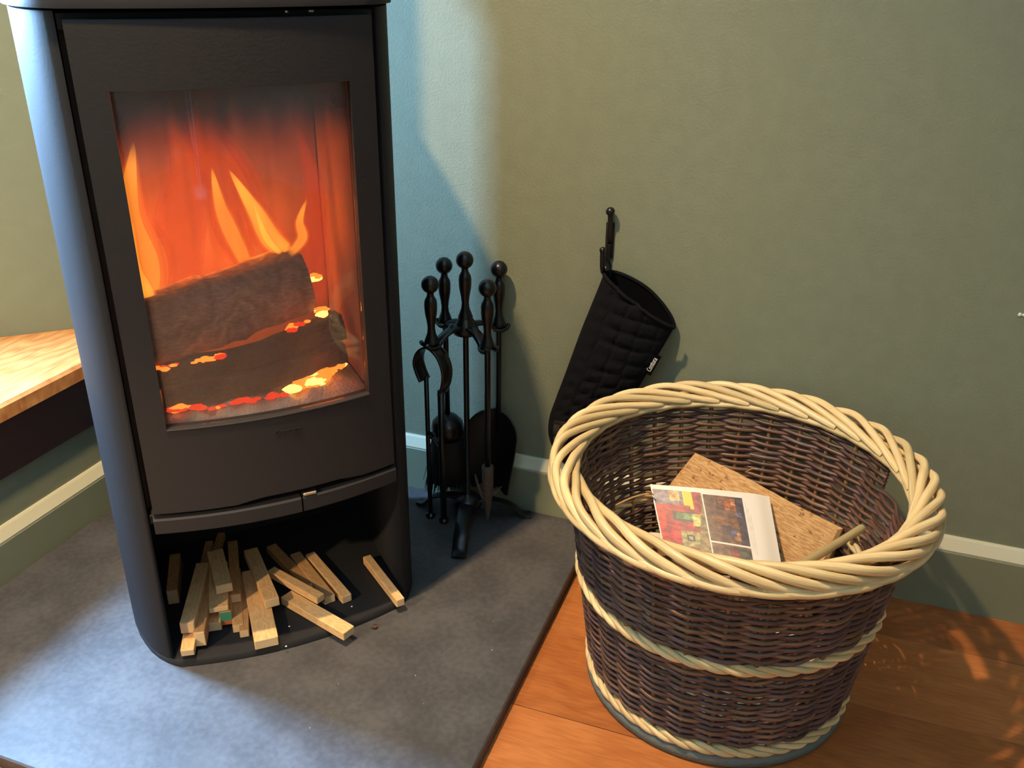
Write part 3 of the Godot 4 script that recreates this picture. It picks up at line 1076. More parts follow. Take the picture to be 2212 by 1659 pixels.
func build_kindling() -> void:
	# near end x, y and height of its upper face; the same at the far end; width, thickness; wood; label
	var f := 0.0145
	var list := [
		[575, 1380, 0.034, 545, 1230, 0.034, 0.040, 0.019, 0, "broad kindling stick at the front middle, its near end brightly lit"],
		[587, 1294, 0.054, 541, 1185, 0.054, 0.026, 0.018, 0, "kindling stick lying on the broad front middle stick"],
		[404, 1404, 0.038, 418, 1310, 0.048, 0.022, 0.014, 1, "front-most left kindling stick with a brilliantly lit tip"],
		[403, 1346, 0.066, 438, 1215, 0.066, 0.024, 0.022, 0, "leaning kindling stick on top at the left with a lit front end"],
		[429, 1366, 0.052, 458, 1200, 0.052, 0.019, 0.030, 2, "narrow upright-edged stick beside the leaning left stick"],
		[459, 1345, 0.034, 468, 1215, 0.034, 0.028, 0.019, 1, "kindling stick under the stack in the middle of the left heap"],
		[483, 1263, 0.082, 464, 1188, 0.082, 0.029, 0.018, 0, "topmost stick of the left heap with a square pale end"],
		[472, 1312, 0.060, 471, 1215, 0.060, 0.033, 0.010, 0, "thin flat stick sandwiched in the middle of the left heap"],
		[514, 1350, 0.031, 508, 1228, 0.031, 0.019, 0.016, 1, "kindling stick right of the green-ended piece"],
		[527, 1362, 0.030, 527, 1240, 0.030, 0.016, 0.015, 2, "greyish kindling stick next to the broad front middle stick"],
		[508, 1284, 0.051, 502, 1168, 0.051, 0.018, 0.018, 2, "upper kindling stick reaching back at the right of the left heap"],
		[371, 1276, 0.045, 378, 1196, 0.045, 0.020, 0.030, 2, "lone kindling stick against the left side of the log store"],
		[692, 1287, 0.046, 585, 1228, 0.046, 0.018, 0.014, 0, "slanting kindling stick lying across two others on the right"],
		[753, 1360, 0.0315, 618, 1282, 0.0315, 0.026, 0.0165, 0, "long slanting stick with a brightly lit tip over the sill"],
		[712, 1288, 0.031, 637, 1194, 0.031, 0.021, 0.016, 1, "kindling stick in the middle of the right-hand group"],
		[749, 1286, 0.031, 669, 1194, 0.031, 0.019, 0.016, 0, "right-most stick of the right-hand group of kindling"],
		[668, 1262, 0.030, 585, 1177, 0.030, 0.020, 0.015, 2, "stick reaching furthest back in the right-hand group"],
		[865, 1294, 0.032, 792, 1200, 0.032, 0.016, 0.0165, 0, "single stick alone on the far right, tip on the front edge"],
		[458, 1212, 0.029, 478, 1150, 0.029, 0.014, 0.014, 2, "dim stick deep in the log store behind the topmost stick"],
		[437, 1232, 0.029, 452, 1168, 0.029, 0.015, 0.014, 2, "dim stick deep in the log store, left of the other deep one"],
	]
	for s in list:
		var a := lay(s[0], s[1], s[2])
		var b := lay(s[3], s[4], s[5])
		var t := thing("kindling_stick", s[9], "kindling stick", Vector3.ZERO, 0.0, "kindling in the log store")
		var xf := beam_xf(a, b)
		var st := start(false)
		var ln := a.distance_to(b)
		box(st, Vector3(ln, s[7], s[6]), Transform3D(), 0.0009)
		t.transform = xf * at(Vector3(0, -s[7] / 2.0, 0))
		obj("stick", st, M["pine_%d" % s[8]], t)
		# the sawn end
		st = start(false)
		box(st, Vector3(0.0008, s[7] - 0.002, s[6] - 0.002), at(Vector3(-ln / 2.0, 0, 0)), 0.0002)
		obj("sawn_end", st, M.end_grain, t)
	# the piece with the green painted end
	var a := lay(486, 1322, 0.048)
	var b := lay(487, 1250, 0.048)
	var g := thing("kindling_stick", "kindling piece with a green painted end in the left heap", "kindling stick", Vector3.ZERO, 0.0, "kindling in the log store")
	g.transform = beam_xf(a, b) * at(Vector3(0, -0.014, 0))
	var st := start(false)
	var ln := a.distance_to(b)
	box(st, Vector3(ln, 0.028, 0.021), Transform3D(), 0.001)
	obj("stick", st, M.pine_2, g)
	st = start(false)
	box(st, Vector3(0.0012, 0.019, 0.020), at(Vector3(-ln / 2, 0.0038, 0)), 0.0003)
	obj("green_end", st, M.green, g)
	st = start(false)
	box(st, Vector3(0.0012, 0.008, 0.020), at(Vector3(-ln / 2, -0.0098, 0)), 0.0003)
	obj("orange_band", st, M.orange, g)


# ---------------------------------------------------------------- fire irons

func handle_profile() -> Array:
	# from the bottom of the handle (0) to the top of its ball (0.135)
	var p := [Vector2(0.0, 0.0), Vector2(0.0135, 0.0), Vector2(0.0145, 0.004), Vector2(0.0125, 0.010), Vector2(0.0082, 0.022), Vector2(0.0070, 0.033), Vector2(0.0085, 0.046), Vector2(0.0112, 0.060), Vector2(0.0122, 0.070), Vector2(0.0120, 0.0735), Vector2(0.0124, 0.0750), Vector2(0.0120, 0.0765), Vector2(0.0124, 0.080), Vector2(0.0112, 0.088), Vector2(0.0078, 0.094), Vector2(0.0066, 0.097), Vector2(0.0066, 0.102)]
	for k in 10:
		var a := -1.15 + (PI / 2 + 1.15) * k / 9.0
		p.append(Vector2(0.0168 * cos(a), 0.118 + 0.0168 * sin(a)))
	return p


func build_tools() -> void:
	var base := Vector3(-0.648, HT, -1.530)
	var t := thing("tool_stand", "black iron fire-tool stand on spread feet between stove and wall", "tool stand", base)
	# feet: strap legs that arch out from the hub
	for f in [[75.0, 0.150], [-24.0, 0.135], [188.0, 0.125]]:
		var d := Vector3(cos(deg_to_rad(f[0])), 0, sin(deg_to_rad(f[0])))
		var l: float = f[1]
		var st := start()
		tube(st, spline([Vector3.UP * 0.046, d * l * 0.3 + Vector3.UP * 0.047, d * l * 0.68 + Vector3.UP * 0.030, d * l * 0.86 + Vector3.UP * 0.008, d * l + Vector3.UP * 0.0045], 5), [Vector2(0.015, 0.004)], 8)
		obj("foot", st, M.iron, t)
	var st := start()
	lathe(st, [Vector2(0, 0.036), Vector2(0.030, 0.036), Vector2(0.032, 0.046), Vector2(0.022, 0.056), Vector2(0.010, 0.060), Vector2(0.0058, 0.064), Vector2(0.0058, 0.44)], 24)
	obj("pole", st, M.iron, t)
	# hanging cross: four arms that droop to forked seats
	st = start()
	lathe(st, [Vector2(0.0, 0.428), Vector2(0.024, 0.428), Vector2(0.026, 0.436), Vector2(0.018, 0.452), Vector2(0.010, 0.468)], 24)
	obj("hanger_hub", st, M.iron, t)
	var spots := {}
	var kinds := ["poker", "shovel", "brush", "tongs"]
	var degs := [36.0, -56.0, 216.0, 122.0]
	for k in 4:
		var a: float = deg_to_rad(degs[k])
		var d := Vector3(cos(a), 0, sin(a))
		st = start()
		tube(st, spline([d * 0.008 + Vector3.UP * 0.444, d * 0.035 + Vector3.UP * 0.442, d * 0.056 + Vector3.UP * 0.432, d * 0.066 + Vector3.UP * 0.424], 5), [Vector2(0.012, 0.005)], 8)
		var side := d.cross(Vector3.UP)
		for s in [-1.0, 1.0]:   # the two prongs of the fork
			tube(st, spline([d * 0.062 + side * s * 0.006 + Vector3.UP * 0.424, d * 0.074 + side * s * 0.0125 + Vector3.UP * 0.420, d * 0.090 + side * s * 0.012 + Vector3.UP * 0.422, d * 0.096 + side * s * 0.011 + Vector3.UP * 0.430], 4), [Vector2(0.0045, 0.004)], 6)
		obj("hook_arm", st, M.iron, t)
		spots[kinds[k]] = base + d * 0.079 + Vector3.UP * 0.4255
	st = start()
	lathe(st, handle_profile(), 24, at(Vector3.UP * 0.458))
	obj("knob_handle", st, M.iron, t)
	# poker
	var p := thing("fire_poker", "black iron fire poker with a rusty spear tip, front right on the stand", "poker", spots.poker, 0, "fire irons on the stand")
	tool_handle(p)
	st = start()
	lathe(st, [Vector2(0, -0.262), Vector2(0.0062, -0.262), Vector2(0.0058, 0.002)], 14)
	obj("rod", st, M.iron, p)
	st = start()
	lathe(st, [Vector2(0.0005, -0.388), Vector2(0.004, -0.372), Vector2(0.0092, -0.335), Vector2(0.0115, -0.318), Vector2(0.0120, -0.265), Vector2(0.0120, -0.258), Vector2(0.0, -0.2575)], 14)
	tube(st, spline([Vector3(-0.003, -0.342, 0), Vector3(-0.012, -0.325, 0.002), Vector3(-0.020, -0.305, 0.003), Vector3(-0.026, -0.280, 0.004)], 4), [0.0062, 0.006, 0.0058, 0.0054, 0.005, 0.0046, 0.0042, 0.0038, 0.0034, 0.003, 0.0026, 0.0022, 0.0012], 8)
	tube(st, spline([Vector3(0.005, -0.325, 0), Vector3(0.018, -0.315, -0.003), Vector3(0.028, -0.302, -0.004)], 4), [0.005, 0.0045, 0.004, 0.0035, 0.003, 0.0025, 0.002, 0.0015, 0.001], 8)
	obj("spear_head", st, M.iron_rough, p)
	# shovel: its pan faces the room
	p = thing("fire_shovel", "black iron fire shovel with a wide rounded pan, back right on the stand", "shovel", spots.shovel, 0, "fire irons on the stand")
	tool_handle(p)
	st = start()
	lathe(st, [Vector2(0, -0.24), Vector2(0.0058, -0.24), Vector2(0.0056, 0.002)], 14)
	obj("rod", st, M.iron, p)
	st = start()
	shovel_pan(st)
	obj("pan", st, M.iron, p)
	# brush
	p = thing("hearth_brush", "round black hearth brush with drooping bristles, back left on the stand", "brush", spots.brush, 0, "fire irons on the stand")
	tool_handle(p)
	st = start()
	lathe(st, [Vector2(0, -0.215), Vector2(0.0062, -0.215), Vector2(0.0058, 0.002)], 14)
	obj("rod", st, M.iron, p)
	st = start()
	lathe(st, [Vector2(0, -0.262), Vector2(0.034, -0.262), Vector2(0.036, -0.245), Vector2(0.032, -0.226), Vector2(0.020, -0.213), Vector2(0.007, -0.207), Vector2(0, -0.207)], 24)
	obj("ferrule", st, M.iron, p)
	st = start()
	rng.seed = 61
	for k in 420:
		var a := rng.randf() * TAU
		var r := 0.033 * sqrt(rng.randf())
		var d := Vector3(cos(a), 0, sin(a))
		var sp := r * 0.55 + rng.randf() * 0.006
		var ln := 0.105 + rng.randf() * 0.030
		var top := d * r + Vector3.UP * -0.258
		tube(st, [top, top + d * sp * 0.35 + Vector3.DOWN * ln * 0.5, top + d * sp + Vector3.DOWN * ln], [0.0011, 0.0010, 0.0005], 3, false, Vector3(0, 0, 1), [], false)
	lathe(st, [Vector2(0, -0.365), Vector2(0.044, -0.362), Vector2(0.040, -0.31), Vector2(0.033, -0.26)], 24)
	var br := obj("bristles", st, M.bristle, p)
	br.set_meta("kind", "stuff")
	# tongs: a bow of flat strip and two legs
	p = thing("fire_tongs", "black iron fire tongs with a sprung bow, front left on the stand", "tongs", spots.tongs, 0, "fire irons on the stand")
	tool_handle(p)
	st = start()
	tube(st, spline([Vector3(-0.018, -0.080, 0.004), Vector3(-0.028, -0.062, 0.004), Vector3(-0.033, -0.042, 0.004), Vector3(-0.026, -0.020, 0.002), Vector3(-0.010, -0.008, 0), Vector3(0.006, -0.007, 0), Vector3(0.024, -0.022, -0.002), Vector3(0.033, -0.050, -0.004), Vector3(0.030, -0.078, -0.004), Vector3(0.020, -0.100, -0.004)], 5), [Vector2(0.0030, 0.0165)], 8, false, Vector3(0, 0, 1))
	obj("spring_bow", st, M.iron, p)
	p.rotation.y = -0.30
	for s in [[-0.0175, 0.0048, -0.074, -0.388], [0.0195, 0.0066, -0.094, -0.385]]:
		st = start()
		lathe(st, [Vector2(0, s[3]), Vector2(s[1], s[3]), Vector2(s[1], s[2]), Vector2(0, s[2])], 12, at(Vector3(s[0], 0, 0)))
		lathe(st, [Vector2(0, s[3] - 0.012), Vector2(0.010, s[3] - 0.010), Vector2(0.011, s[3] - 0.004), Vector2(0.004, s[3] + 0.001)], 12, at(Vector3(s[0], 0, 0)))
		obj("leg", st, M.iron, p)
	st = start()
	tube(st, [Vector3(-0.0175, -0.200, 0.002), Vector3(-0.005, -0.194, 0.004), Vector3(0.002, -0.198, 0.002)], [0.0042, 0.0040, 0.0044], 8)
	tube(st, [Vector3(-0.010, -0.203, 0.0), Vector3(0.010, -0.222, 0.0), Vector3(0.0195, -0.236, -0.002)], [0.0036], 8)
	obj("link_bar", st, M.iron, p)


func tool_handle(p: Node3D) -> void:
	var st := start()
	lathe(st, handle_profile(), 24)
	obj("handle", st, M.iron, p)


func shovel_pan(st: SurfaceTool) -> void:
	# a dished pan with a round shoulder, facing the room, closed at its sides
	var side := func(v: float, u: float, back: float) -> Vector3:
		var shoulder := sqrt(maxf(0.0, 1.0 - pow(1.0 - minf(v / 0.34, 1.0), 2.0)))
		var w := 0.058 * shoulder * (1.0 - 0.10 * smoothstep(0.34, 1.0, v))
		var e := 2.0 * u - 1.0
		var y := lerpf(-0.186, -0.372 - 0.006 * sin(e * 9.0), v)
		return Vector3(e * w - 0.006 - 0.016 * v, y, 0.016 * e * e * shoulder + 0.010 * v - 0.0022 * back)
	sheet(st, 20, 22, func(u: float, v: float) -> Vector3: return side.call(1.0 - v, u, 0.0), 6)
	sheet(st, 20, 22, func(u: float, v: float) -> Vector3: return side.call(v, u, 1.0), 7)
	for u in [0.0, 1.0]:
		var edge := []
		for k in 23:
			edge.append(side.call(k / 22.0, u, 0.5))
		tube(st, edge, [0.0018], 6)


# ---------------------------------------------------------------- hook and oven mitt

func build_hook_and_mitt() -> void:
	var top := on_wall(1319, 459, WALL_Z + 0.012)
	var t := thing("wall_hook", "black iron coat hook with ball ends screwed to the wall above the basket", "hook", Vector3(top.x, top.y, WALL_Z))
	var low := on_wall(1310, 575, WALL_Z + 0.03) - Vector3(top.x, top.y, WALL_Z)
	var st := start()
	var pts := spline([Vector3(0, 0.0, 0.014), Vector3(0, -0.02, 0.009), Vector3(-0.001, -0.055, 0.006), Vector3(-0.002, -0.085, 0.006), Vector3(-0.003, -0.105, 0.010), Vector3(-0.004, -0.112, 0.022), Vector3(-0.004, -0.100, 0.034), Vector3(-0.004, -0.080, 0.038), Vector3(-0.004, -0.066, 0.040)], 5)
	tube(st, pts, [0.0050], 10)
	obj("hook_rod", st, M.iron, t)
	for b in [[Vector3(0, 0.002, 0.014), 0.0085], [Vector3(-0.004, -0.064, 0.040), 0.0062]]:
		st = start()
		blob(st, b[0], Vector3.ONE * b[1], 1, 0.0)
		obj("ball_end", st, M.iron, t)
	st = start(false)
	box(st, Vector3(0.016, 0.07, 0.004), at(Vector3(-0.001, -0.055, 0.0025)), 0.0015)
	obj("back_plate", st, M.iron, t)
	# the mitt hangs by a loop from the corner of its cuff; its outline lies in a plane near the wall
	var zc := WALL_Z + 0.034
	var lft := []
	for q in [[1304, 592], [1282, 648], [1258, 706], [1238, 760], [1219, 812], [1200, 862], [1186, 905], [1186, 945], [1204, 985], [1236, 1016], [1266, 1024]]:
		lft.append(on_wall(q[0], q[1], zc))
	var rgt := []
	for q in [[1456, 708], [1440, 736], [1421, 768], [1400, 802], [1380, 836], [1360, 872], [1342, 905], [1326, 938], [1310, 972], [1292, 1006], [1276, 1022]]:
		rgt.append(on_wall(q[0], q[1], zc))
	var m := thing("oven_mitt", "quilted black oven mitt hanging from the wall hook behind the basket", "oven mitt", Vector3(lft[0].x, lft[0].y, zc))
	var o0: Vector3 = m.position
	var edge := func(side: Array, v: float) -> Vector3:
		var f := v * (side.size() - 1)
		var i := mini(int(f), side.size() - 2)
		var a: Vector3 = side[maxi(i - 1, 0)]
		var d: Vector3 = side[mini(i + 2, side.size() - 1)]
		return side[i].cubic_interpolate(side[i + 1], a, d, f - i)
	var bulge := func(u: float, v: float, z: float) -> Vector3:
		var l: Vector3 = edge.call(lft, v)
		var r: Vector3 = edge.call(rgt, v)
		var p := l.lerp(r, u) - o0
		var belly := pow(maxf(sin(PI * u), 0.0), 0.6) * (1.0 - pow(v, 6.0))
		# quilting: stitched furrows in two directions
		var a := p.dot(Vector3(0.18, 0.98, 0)) / 0.030
		var b := p.dot(Vector3(0.98, -0.28, 0)) / 0.034
		var stitch := minf(absf(a - roundf(a)), absf(b - roundf(b)) + 0.05)
		p.z += z * belly * (0.026 - 0.0075 * exp(-pow(stitch / 0.09, 2.0)))
		return p
	st = start()
	sheet(st, 44, 70, func(u: float, v: float) -> Vector3: return bulge.call(u, 1.0 - v, 1.0))
	var glove := obj("front_panel", st, M.cloth, m)
	# back panel: its cuff edge arcs up behind the opening
	st = start()
	var back_cuff := []
	for q in [[1306, 588], [1330, 588], [1365, 602], [1400, 624], [1430, 655], [1450, 685], [1457, 706]]:
		back_cuff.append(on_wall(q[0], q[1], zc - 0.022) - o0)
	sheet(st, 30, 40, func(u: float, v: float) -> Vector3:
		var p: Vector3 = bulge.call(u, v, -0.8)
		var c: Vector3 = edge.call(back_cuff, u)
		return p.lerp(c, pow(1.0 - v, 5.0)))
	obj("back_panel", st, M.cloth_in, m)
	# bound edges of the opening
	st = start()
	var rim := []
	for k in 25:
		rim.append(bulge.call(k / 24.0, 0.0, 1.0))
	tube(st, rim, [0.0036], 8)
	rim = []
	for k in 25:
		rim.append(edge.call(back_cuff, k / 24.0))
	tube(st, rim, [0.0036], 8)
	obj("cuff_binding", st, M.cloth, m)
	st = start()
	tube(st, spline([Vector3(0.004, -0.008, -0.004), Vector3(-0.006, 0.010, -0.002), Vector3(-0.004, 0.030, 0.004), Vector3(0.004, 0.034, 0.006), Vector3(0.011, 0.020, 0.0), Vector3(0.012, -0.004, -0.004)], 5), [Vector2(0.0012, 0.0035)], 6, false, Vector3(0, 0, 1))
	obj("hanging_loop", st, M.cloth, m)
	# smooth patch at the fingertip
	st = start()
	sheet(st, 10, 10, func(u: float, v: float) -> Vector3: return bulge.call(0.10 + 0.22 * u, 0.70 - 0.11 * v, 1.0) + Vector3(0, 0, 0.0012))
	obj("leather_patch", st, M.leather, m)
	# woven tag in the seam
	var ta := on_wall(1398, 806, zc + 0.006) - o0
	var tb := on_wall(1420, 768, zc + 0.006) - o0
	var dir := (tb - ta).normalized()
	var nrm := Vector3(0, 0, 1)
	var xf := Transform3D(Basis(dir, nrm.cross(dir), nrm), (ta + tb) / 2)
	st = start(false)
	box(st, Vector3(0.046, 0.016, 0.0016), xf, 0.0004)
	var lab := obj("sewn_tag", st, M.cloth_in, m)
	var tm := TextMesh.new()
	tm.text = "Contura"
	tm.font_size = 32
	tm.pixel_size = 0.00030
	tm.depth = 0.0006
	var f := SystemFont.new()
	f.font_names = PackedStringArray(["Droid Sans"])
	tm.font = f
	mesh_obj("tag_lettering", tm, M.white_print, lab, xf * Transform3D(Basis().scaled(Vector3(0.9, 1.25, 1)), Vector3(0, 0, 0.0010)))


# ---------------------------------------------------------------- the basket

const BC := Vector3(-0.084, 0, -1.285)
const STAKES := 30

func wall_r(y: float) -> float:
	return 0.2075 + 0.137 * y


func ring_at(r: float, y: float, a: float) -> Vector3:
	return Vector3(r * cos(a), y, r * sin(a))


func build_basket() -> void:
	rng.seed = 33
	var t := thing("log_basket", "round dark willow log basket with pale plaited rim, standing on the floorboards", "basket", BC)
	var st := start()
	lathe(st, [Vector2(0, 0.0), Vector2(0.2165, 0.0), Vector2(0.2205, 0.004), Vector2(0.2215, 0.018), Vector2(0.2165, 0.022), Vector2(0, 0.022)], 72)
	var b := obj("base_ring", st, M.base_ring, t)
	b.set_meta("label", "grey-green fabric-covered base")
	# stakes
	var pale_dark := lin(Color(0.66, 0.52, 0.35))
	for k in STAKES:
		var a := TAU * k / STAKES
		if a > TAU - 0.50 and a < TAU - 0.12: continue
		st = start()
		var pts := []
		for j in 8:
			var y := lerpf(0.02, 0.395, j / 7.0)
			pts.append(ring_at(wall_r(y), y, a))
		var c := pale_dark * rng.randf_range(0.7, 1.15)
		tube(st, pts, [0.0042], 6, false, Vector3.UP, [Color(c.r, c.g, c.b)])
		obj("stake", st, M.willow, t)
	# woven rows of dark unpeeled willow
	var tones := [Color(0.47, 0.34, 0.30), Color(0.53, 0.40, 0.33), Color(0.44, 0.34, 0.34), Color(0.57, 0.44, 0.35), Color(0.49, 0.38, 0.37), Color(0.40, 0.30, 0.27)]
	var y := 0.0470
	var row := 0
	var pitch := 0.0064
	while y < 0.388:
		if y > 0.203 and y < 0.222:
			y = 0.2265
			row += 2
			continue
		var gap := y > 0.338
		var pts := []
		var radii := []
		var cols := []
		var seg := STAKES * 6
		var tone: Color = lin(tones[rng.randi() % 6])
		var ph := rng.randf() * TAU
		var rad := rng.randf_range(0.0033, 0.0037)
		var next := rng.randi_range(10, 40)
		for i in seg + (0 if gap else 0):
			var a := TAU * i / seg
			if gap:
				a = lerpf(-0.10, -0.52 + 0.0, 0.0) + (TAU - 0.42) * i / (seg - 1.0)
			next -= 1
			if next <= 0:
				next = rng.randi_range(18, 60)
				tone = lin(tones[rng.randi() % 6]) * rng.randf_range(0.75, 1.3)
			var w := cos(a * STAKES / 2.0 + PI * row)
			var yy := y + 0.0011 * sin(a * 5.0 + ph) + 0.0010 * sin(a * 13.0 + ph * 2.0)
			pts.append(ring_at(wall_r(yy) + 0.0048 * w, yy, a))
			radii.append(Vector2(rad * 0.95, rad))
			cols.append(Color(tone.r, tone.g, tone.b))
		st = start()
		tube(st, pts, radii, 6, not gap, Vector3.UP, cols)
		obj("weaver", st, M.willow, t)
		y += pitch
		row += 1
	# pale bands: three rods twisted round the stakes
	for yb in [0.0315, 0.2125]:
		for k in 3:
			var pts := []
			var cols := []
			var seg := 220
			for i in seg:
				var a := TAU * i / seg
				var ph := a * 15.0 + TAU * k / 3.0
				pts.append(ring_at(wall_r(yb) + 0.0036 + 0.0046 * cos(ph), yb + 0.0050 * sin(ph), a))
				cols.append(pale_tone(0.9 + 0.12 * sin(a * 3.0 + k)))
			st = start()
			tube(st, pts, [0.0046], 8, true, Vector3.UP, cols)
			obj("pale_band_rod", st, M.pale, t)
	# plaited rim: each rod starts inside, climbs over the top and runs down the outside
	for k in STAKES:
		var a0 := TAU * k / STAKES + 0.04
		var tone := pale_tone(rng.randf_range(0.82, 1.12))
		var pts := []
		var cols := []
		var radii := []
		var n := 30
		var rr := rng.randf_range(0.0062, 0.0072)
		var jit := rng.randf_range(-0.06, 0.06)
		for i in n + 1:
			var s := float(i) / n
			var a := a0 - s * 1.06 + jit * s
			var th := lerpf(deg_to_rad(202), deg_to_rad(-36), smoothstep(0.0, 1.0, s * 0.92 + 0.04))
			var w := 0.0185 + 0.0022 * sin(s * TAU * 2.0 + 0.8)
			pts.append(ring_at(0.2735 + w * cos(th), 0.3985 + 0.0165 * sin(th) + 0.0015 * sin(s * TAU * 2.0), a))
			var taper := 1.0 - 0.35 * smoothstep(0.8, 1.0, s)
			radii.append(rr * taper)
			cols.append(tone)
		st = start()
		tube(st, pts, radii, 8, false, Vector3.UP, cols)
		obj("rim_rod", st, M.pale, t)
	# a second, lower course of rods on the outside and inside, tucked under the first
	for k in STAKES:
		var a0 := TAU * (k + 0.5) / STAKES
		var tone := pale_tone(rng.randf_range(0.78, 1.05))
		for side in [1.0, -1.0]:
			var pts := []
			var rad := []
			var n := 14
			for i in n + 1:
				var s := float(i) / n
				var a := a0 - s * 0.52
				var mid := sin(s * PI)
				pts.append(ring_at(0.2735 + side * (0.0135 + 0.0065 * pow(mid, 0.5)), 0.3960 - 0.0075 * pow(mid, 0.6) - 0.003 * s, a))
				rad.append(0.0036 + 0.0022 * pow(mid, 0.5))
			st = start()
			tube(st, pts, rad, 8, false, Vector3.UP, [tone])
			obj("rim_rod", st, M.pale, t)
	# the rod that has sprung loose at the right
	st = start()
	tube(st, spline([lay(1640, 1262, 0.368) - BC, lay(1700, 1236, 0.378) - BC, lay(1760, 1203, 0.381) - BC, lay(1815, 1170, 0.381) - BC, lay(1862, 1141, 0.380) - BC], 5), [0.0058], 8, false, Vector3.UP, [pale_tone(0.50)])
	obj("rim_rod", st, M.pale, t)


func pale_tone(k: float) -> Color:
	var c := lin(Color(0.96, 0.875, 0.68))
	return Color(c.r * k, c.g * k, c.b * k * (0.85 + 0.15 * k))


func build_basket_contents() -> void:
	# split log: an outline in its own plane, given a thickness, with one broken corner
	var tl := lay(1500, 977, 0.272)
	var tr := lay(1820, 1141, 0.222)
	var l := (tr - tl)
	var dl := l.normalized()
	var w := (lay(1785, 1222, 0.165) - tr)
	w = (w - dl * w.dot(dl)).normalized()
	var up := dl.cross(w)
	if up.y < 0: up = -up
	# x along the log, y up out of its face, z down its width
	var xf := Transform3D(Basis(dl, up, dl.cross(up)), tl)
	if (xf.basis.z).dot(w) < 0: xf.basis = Basis(dl, up, w)
	var t := thing("split_log", "pale split log with flat grained face lying in the basket", "log", tl)
	t.basis = xf.basis
	var st := start(false)
	var ln := l.length()
	var poly := PackedVector2Array([Vector2(0, 0), Vector2(ln * 0.3, -0.003), Vector2(ln * 0.7, 0.001), Vector2(ln, 0), Vector2(ln + 0.003, 0.055), Vector2(ln - 0.002, 0.125), Vector2(ln * 0.5, 0.132), Vector2(-0.012, 0.128), Vector2(-0.014, 0.07)])
	prism(st, poly, -0.055, 0.0, false, Transform3D(), 0.006)
	obj("wood", st, M.split, t)
	# dark log under it
	st = start()
	var a := BC + Vector3(-0.10, 0.150, 0.06)
	var b2 := BC + Vector3(0.13, 0.120, -0.02)
	var under := thing("bark_log", "dark round log with bark lying under the pale split log in the basket", "log", a)
	var pts := []
	for k in 9:
		pts.append(Vector3.ZERO.lerp(b2 - a, k / 8.0))
	tube(st, pts, [0.046, 0.047, 0.048, 0.047, 0.046, 0.047, 0.048, 0.047, 0.046], 18)
	obj("bark", st, M.bark, under)
	# magazine, folded, its printed page up
	var p00 := lay(1404, 1046, 0.238)
	var p10 := lay(1662, 1070, 0.250)
	var p11 := lay(1690, 1226, 0.178)
	var p01 := lay(1432, 1180, 0.168)
	var mag := thing("magazine", "folded magazine with photographs of coloured rooms, lying on the split log", "magazine", p00)
	var face := func(u: float, v: float, d: float) -> Vector3:
		var v2 := v * 1.9
		var p := p00 + (p10 - p00) * u + (p01 - p00) * v2 + (p00 - p10 - p01 + p11) * u * v2
		# the fold at the right rolls over, the page bows a little
		var roll := pow(smoothstep(0.84, 1.0, u), 2.0)
		var nrm := (p10 - p00).cross(p01 - p00).normalized()
		if nrm.y < 0: nrm = -nrm
		return p + nrm * (0.004 * sin(u * PI) - 0.007 * roll - d) - p00
	st = start()
	sheet(st, 32, 12, func(u: float, v: float) -> Vector3: return face.call(u, 1.0 - v, 0.0), 5)
	var pg := obj("printed_page", flip_v(st, face), M.print, mag)
	st = start(false)
	for k in 3:
		sheet(st, 24, 8, func(u: float, v: float) -> Vector3: return face.call(u * (0.992 - 0.006 * k), 1.0 - v * 0.995, 0.0014 * (k + 1)), 6 + k)
	obj("inner_pages", st, M.paper, mag)
	# a scrap of newsprint lower down
	st = start()
	var s0 := lay(1392, 1158, 0.150)
	sheet(st, 6, 6, func(u: float, v: float) -> Vector3: return lay(1385 + 75 * u, 1152 + 60 * v, 0.155 - 0.02 * v) - s0 + Vector3(0, 0.002 * sin(u * 5.0), 0))
	var scrap := thing("paper_scrap", "small scrap of printed paper showing below the magazine's left edge", "paper", s0)
	obj("sheet", st, M.paper, scrap)
	st = start(false)
	box(st, Vector3(0.006, 0.0012, 0.012), at(lay(1404, 1164, 0.1545) - s0 + Vector3(0, 0.0016, 0)), 0.0002)
	obj("print", st, M.cloth_in, scrap)
	# slivers of wood and straw caught in the weave
	var bits := [[1328, 1092, 0.22, 1408, 1064, 0.235, 0.0022, "long pale sliver of wood lying left of the magazine in the basket"],
		[1395, 1062, 0.236, 1412, 1070, 0.232, 0.0016, "short sliver touching the magazine's top left corner"],
		[1610, 1020, 0.262, 1636, 1014, 0.270, 0.0011, "thin curl of bark behind the split log"],
		[1832, 998, 0.268, 1862, 1034, 0.262, 0.0013, "thin pale straw caught in the weave at the basket's right"],
		[1866, 1000, 0.30, 1878, 1020, 0.295, 0.0011, "short bent straw high in the weave at the right"],
		[1800, 1002, 0.26, 1812, 1014, 0.255, 0.0034, "pale chip of wood stuck in the weave behind the log"],
		[1842, 1146, 0.222, 1860, 1176, 0.205, 0.0030, "frayed straw wisp right of the split log's end"],
		[1836, 1176, 0.19, 1850, 1196, 0.18, 0.0024, "orange sliver low beside the split log's end"]]
	for q in bits:
		var pa := lay(q[0], q[1], q[2])
		var pb := lay(q[3], q[4], q[5])
		st = start()
		tube(st, spline([Vector3.ZERO, (pb - pa) * 0.5 + Vector3(0, 0.004, 0), pb - pa], 4), [Vector2(q[6], q[6] * 0.6)], 6)
		var o := obj("wood_sliver", st, M.straw)
		o.position = pa
		tag(o, q[7], "wood sliver", "slivers in the basket")


